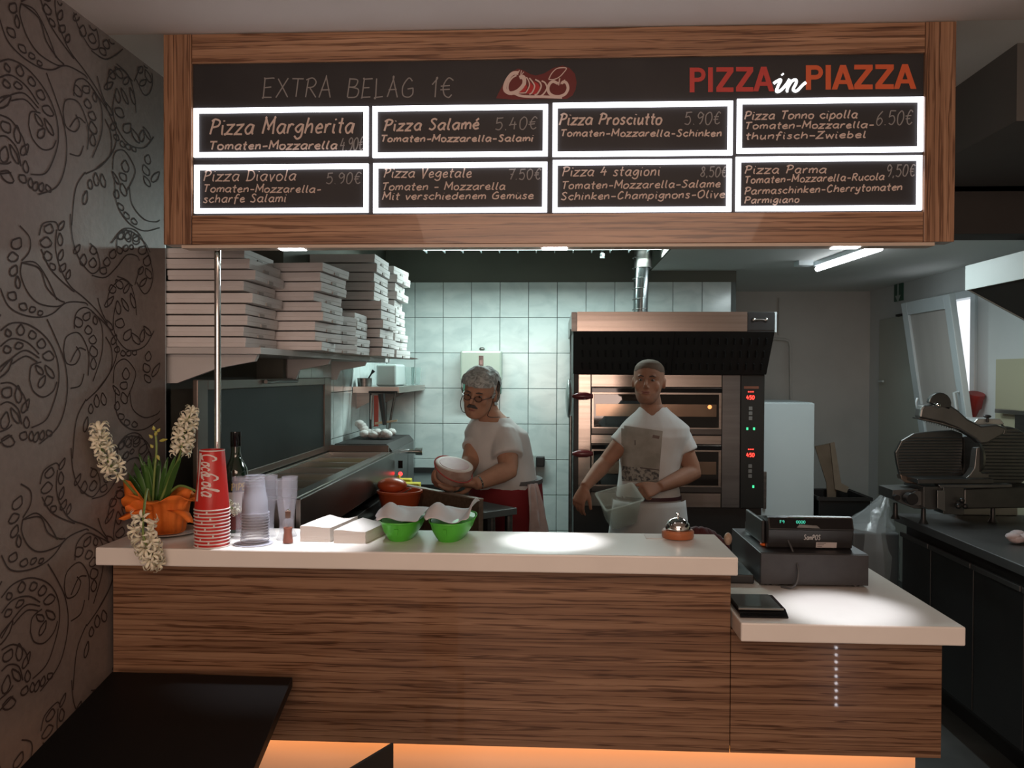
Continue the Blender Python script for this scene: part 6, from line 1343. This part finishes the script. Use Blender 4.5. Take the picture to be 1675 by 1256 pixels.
# clear tub held in his hand
hm_ = mat('clear_tub_plastic', (.70, .76, .68), .14, trans=.4, ior=1.08, alpha=.36)
tbx = Y(1014, 826, DY-.235); w0, w1 = .100, .070
tubo = thing('clear_tub', 'clear rectangular plastic food tub held by the young man', 'tub', tbx)
m_ = M(); rs = []
for (z, w, d) in ((-.105, .058, .040), (-.09, .066, .048), (.04, .088, .065), (.048, .100, .075), (.053, .100, .075), (.053, .090, .067), (.04, .084, .062), (-.088, .062, .045), (-.10, .054, .038)):
    rs.append([Vector((x*w, y*d, z)) for x, y in ((-1, -.85), (-.9, -1), (.9, -1), (1, -.85), (1, .85), (.9, 1), (-.9, 1), (-1, .85))])
m_.rings(rs); tb_o = m_.build('body', hm_, tubo, smooth=30, local=True)
tubo.rotation_euler = (R(28), R(-14), R(14))
# ------------------------------------------------ older man
DO = 4.02
def O(px, py, d=DO): return PY(px, py, d)
om = thing('person', 'grey-haired older man with glasses and moustache in red apron holding a ham', 'person', (O(828, 790).x, DO+.05, 0))
sk2_ = skin('older_skin', (.42, .235, .155))
hT2 = headmat(O(786, 643, DO-.08), -16, 13, 9, .93)
b2 = M(); h2 = O(826, 792)
def tor2(m_, g):
    rows = [((h2.x, DO+.08, .92), .170+g, .135+g, 0), ((h2.x, DO+.07, 1.00), .158+g, .142+g, 0), ((h2.x-.006, DO+.05, 1.08), .150+g, .150+g, R(-12)), ((h2.x-.020, DO+.03, 1.16), .148+g, .145+g, R(-16)), ((h2.x-.036, DO+.01, 1.24), .150+g, .135+g, R(-18)), ((h2.x-.048, DO+.0, 1.31), .146+g, .118+g, R(-20)), ((h2.x-.060, DO-.01, 1.35), .116+g, .095+g, R(-20)), ((h2.x-.070, DO-.015, 1.385), .078+g, .075+g*.7, R(-20)), ((h2.x-.080, DO-.02, 1.415), .058+g*.8, .058+g*.6, 0)]
    ringloft(m_, rows)
tor2(b2, 0); n0 = Vector((h2.x-.075, DO-.01, 1.37)); n1 = hT2 @ Vector((0, .025, -.055)); b2.tube([n0, n0.lerp(n1, .5), n1], [.066, .062, .060], 18); headgeo(b2, hT2, 1.08, 1.3, 1.06)
S3, E3, W3 = O(826, 714, DO-.08), O(833, 768, DO-.17), O(776, 792, DO-.29)
S4, E4, W4 = O(784, 708, DO+.02), O(768, 757, DO-.10), O(742, 795, DO-.30)
arm(b2, S3, E3, W3, (.060, .054, .046, .048, .040, .030)); arm(b2, S4, E4, W4, (.056, .050, .044, .045, .038, .029))
HC = O(741, 771, DO-.30)    # centre of the ham
F3 = (O(742, 790, DO-.29)-W3).normalized(); fingers(b2, W3, F3, (.0, -.35, -.93), -1, curl=(12, 22, 18), thumb=(.45, .6, .55), s=1.0)
F4 = (O(716, 788, DO-.33)-O(742, 797, DO-.30)).normalized(); fingers(b2, O(742, 797, DO-.30)+Vector((0, 0, -.012)), F4, (.1, -.2, -.95), 1, curl=(18, 40, 30), thumb=(.6, .5, .3), s=.95)
for s in (-1, 1):
    hx = h2.x+.090*s; b2.tube([(hx, DO+.08, .95), (hx+.012*s, DO+.07, .70), (hx+.014*s, DO+.07, .50), (hx+.018*s, DO+.085, .30), (hx+.02*s, DO+.10, .09)], [.092, .080, .060, .057, .040], 16); b2.tube([(hx+.02*s, DO+.12, .05), (hx+.024*s, DO-.05, .035)], [.042, .034], 12)
me2 = remesh(b2, 'body2', .0054, 2); put(me2, 'body', sk2_, om, fn=lambda c, n: eyesock(hT2, c))
eyes(hT2, om, mat('brow_grey', (.07, .06, .055), .9), half=.55)
def hairk(c):
    p = hT2.inverted() @ c
    if abs(p.x) > .095 or p.z > .2 or p.z < -.075: return False
    if p.y > .015: return p.z > -.06
    if p.y > -.045: return p.z > (-.005 if abs(p.x) > .05 else .03) and not (abs(p.x) > .06 and p.z < .034 and -.022 < p.y < .030)
    return p.z > .058
hairm = noisy('grey_hair', (.15, .165, .155), (.44, .47, .45), (34, 34, 34), .8, bump=.5, detail=6, dist=1.5, lo=.35, hi=.62)
def hairfn(c, n):
    p = hT2.inverted() @ c; k = max(0, min(1, (p.z+.04)/.08)); nn_ = noise.noise(c*26)*.7+noise.noise(c*60)*.3; return c+n*(.009+.010*k+.010*nn_*(.3+k))
put(me2, 'curly_hair', hairm, om, fn=hairfn, keep=lambda c: hairk(c), relax=2)
mo = M(); 
for s in (-1, 1): mo.tube([hT2 @ Vector(p) for p in ((0, -.111, -.041), (.014*s, -.111, -.0425), (.028*s, -.101, -.052))], [.0075, .008, .003], 10)
mo.build('moustache', noisy('moustache_hair', (.035, .03, .028), (.09, .08, .075), (80, 80, 80), .9, bump=.6), om, smooth=80)
M().ell(hT2 @ Vector((0, -.104, -.064)), (.017, .004, .004), 12, 8, hT2.to_3x3().normalized()).build('lips', lipm, om, smooth=80)
gf = mat('spectacle_frame', (.03, .012, .012), .3)
gm_ = M()
for s in (-1, 1):
    gm_.tube([hT2 @ Vector((.031*s+.020*math.cos(a), -.108+.0035*abs(math.cos(a)), .000+.014*math.sin(a))) for a in [2*math.pi*i/18 for i in range(19)]], .0016, 6); gm_.tube([hT2 @ Vector(p) for p in ((.051*s, -.104, -.002), (.074*s, -.060, .002), (.082*s, .0, .006))], .0016, 6)
gm_.tube([hT2 @ Vector((-.011, -.1105, -.002)), hT2 @ Vector((0, -.118, .002)), hT2 @ Vector((.011, -.1105, -.002))], .0016, 6)
gl2 = gm_.build('glasses', gf, om, smooth=60)
for s in (-1, 1): M().ell(hT2 @ Vector((.031*s, -.1065, -.004)), (.019, .0008, .013), 16, 8, hT2.to_3x3().normalized()).build('lens', mat('lens', (.9, .95, .95), .03, trans=1, ior=1.02, alpha=.3), gl2, smooth=80)
cordm = mat('cord_black', (.015, .012, .012), .7)
a_ = [hT2 @ Vector((-.082, -.02, -.002)), hT2 @ Vector((-.088, -.05, -.05)), hT2 @ Vector((-.080, -.04, -.10)), hT2 @ Vector((-.062, -.02, -.108)), hT2 @ Vector((-.058, .0, -.06))]
M().tube(catmull(a_, 6), .0016, 6).build('glasses_cord', cordm, om, smooth=60)
a_ = [hT2 @ Vector((.083, -.02, .004)), hT2 @ Vector((.080, -.045, -.05)), hT2 @ Vector((.070, -.05, -.10)), n0+Vector((.055, -.075, .02))]; M().tube(catmull(a_, 6), .0016, 6).build('glasses_cord', cordm, om, smooth=60)
ts2 = M(); tor2(ts2, .013)
sleeve(ts2, S3, E3, .62, .070, .076); sleeve(ts2, S4, E4, .55, .064, .066)
tm2 = remesh(ts2, 'shirt2', .0066, 3); E3v, E4v = (Vector(E3)-Vector(S3)).normalized(), (Vector(E4)-Vector(S4)).normalized()
def keep2(c):
    if c.z < 1.03: return False
    return c.z < 1.385-.25*max(0, DO-.02-c.y)*0-(.018 if c.y < DO-.05 and abs(c.x-(h2.x-.075)) < .05 else 0)
put(tm2, 'tshirt', shirt_m, om, fn=lambda c, n: folds(c, n, .008, 11), keep=keep2, relax=6)
tq = M(); ringloft(tq, [((h2.x, DO+.08, .86), .180, .150, 0), ((h2.x, DO+.08, .95), .176, .152, 0), ((h2.x, DO+.075, 1.04), .168, .156, 0)], 28)
for s in (-1, 1):
    hx = h2.x+.09*s; tq.tube([(hx, DO+.08, .95), (hx+.012*s, DO+.07, .70), (hx+.014*s, DO+.07, .50), (hx+.018*s, DO+.085, .30), (hx+.02*s, DO+.10, .06)], [.100, .092, .074, .070, .064], 16)
put(remesh(tq, 'trousers2', .01, 2), 'trousers', noisy('grey_trousers', (.06, .065, .07), (.08, .085, .09), (9, 9, 9), .9), om, fn=lambda c, n: folds(c, n, .005, 16))
for s in (-1, 1): shoe(om, h2.x+.112*s, DO+.05, black)
aps = M(); rows = []
for i in range(19):
    z = 1.062-.52*i/18; row = []
    for j in range(29):
        a = R(-196+j*(200/28)); g = .014+.045*(i/18)+.008*math.sin(j*.8+i*.15)*(i/18); row.append(Vector((h2.x+(.166+g)*math.cos(a), DO+.075+(.158+g)*math.sin(a), z)))
    rows.append(row)
aps.add([p for r in rows for p in r], [(i*29+j, i*29+j+1, (i+1)*29+j+1, (i+1)*29+j) for i in range(18) for j in range(28)]); aps.build('apron', noisy('dark_red_apron', (.16, .008, .012), (.20, .012, .016), (6, 6, 6), .85), om, smooth=80, solid=.003)
bl2_ = M(); ringloft(bl2_, [((h2.x, DO+.075, 1.058), .186, .176, 0), ((h2.x, DO+.07, 1.078), .184, .174, 0)], 32); bl2_.build('waistband', mat('grey_band', (.09, .09, .09), .8), om, smooth=50)
# towel tucked in the apron
rows = []
for i in range(15):
    t = i/14; z = 1.068-.33*t; row = []
    for j in range(11):
        u = j/10-.5; a = R(-48+12*t)+u*(.30+.42*t); g = .040+.020*math.sin(j*1.3+i*.3)*(.3+t)+.020*t; row.append(Vector((h2.x+(.166+g)*math.cos(a), DO+.075+(.158+g)*math.sin(a), z-.03*abs(u)*(i == 14))))
    rows.append(row)
tw = M().add([p for r in rows for p in r], [(i*11+j, i*11+j+1, (i+1)*11+j+1, (i+1)*11+j) for i in range(14) for j in range(10)]).build('kitchen_towel', noisy('pinkish_towel', (.42, .34, .32), (.50, .42, .40), (14, 14, 14), .95), origin=(h2.x+.13, DO-.1, .72), smooth=80, solid=.004)
tag(tw, 'pale pinkish kitchen towel tucked into the older man\'s red apron', 'towel')
M().tube([W3+(Vector(E3)-Vector(W3)).normalized()*.02+Vector((0, 0, 0)), W3+(Vector(E3)-Vector(W3)).normalized()*.032], .0335, 20).build('bracelet', chrome, om, smooth=50)
# ham
hR = Matrix.Rotation(R(0), 3, 'Y') @ Matrix.Rotation(R(24), 3, 'X') @ Matrix.Rotation(R(12), 3, 'Y')
hmo = thing('ham', 'wrapped round ham with pale rind held by the older man', 'ham', HC)
rs = []
for (z, r) in ((-.058, .030), (-.055, .055), (-.040, .072), (-.01, .082), (.025, .085), (.038, .083)):
    rs.append([hR @ Vector((r*1.05*math.cos(2*math.pi*j/36), r*.80*math.sin(2*math.pi*j/36), z)) for j in range(36)])
M().rings(rs).build('rind', noisy('ham_rind', (.36, .24, .19), (.52, .40, .34), (18, 18, 18), .5, detail=6), hmo, smooth=60, local=True)
M().rings([[hR @ Vector((r*1.05*math.cos(2*math.pi*j/36), r*.80*math.sin(2*math.pi*j/36), z)) for j in range(36)] for z, r in ((.0382, .083), (.041, .078), (.0412, .070))]).build('fat_edge', mat('ham_fat', (.60, .52, .46), .5), hmo, smooth=40, local=True)
M().rings([[hR @ Vector((r*1.05*math.cos(2*math.pi*j/36), r*.80*math.sin(2*math.pi*j/36), z)) for j in range(36)] for z, r in ((.0405, .066), (.0425, .064))]).build('cut_face', noisy('ham_meat', (.46, .28, .27), (.54, .36, .34), (14, 14, 14), .45, detail=6), hmo, smooth=40, local=True)
m_ = M(); m_.tube([hR @ Vector((.086*1.05*math.cos(a), .086*.80*math.sin(a), .012-.028*math.cos(a*1.0+.6))) for a in [2*math.pi*i/36 for i in range(37)]], .0032, 6, cap=False); m_.build('red_netting', mat('netting_red', (.42, .07, .06), .6), hmo, smooth=60, local=True)
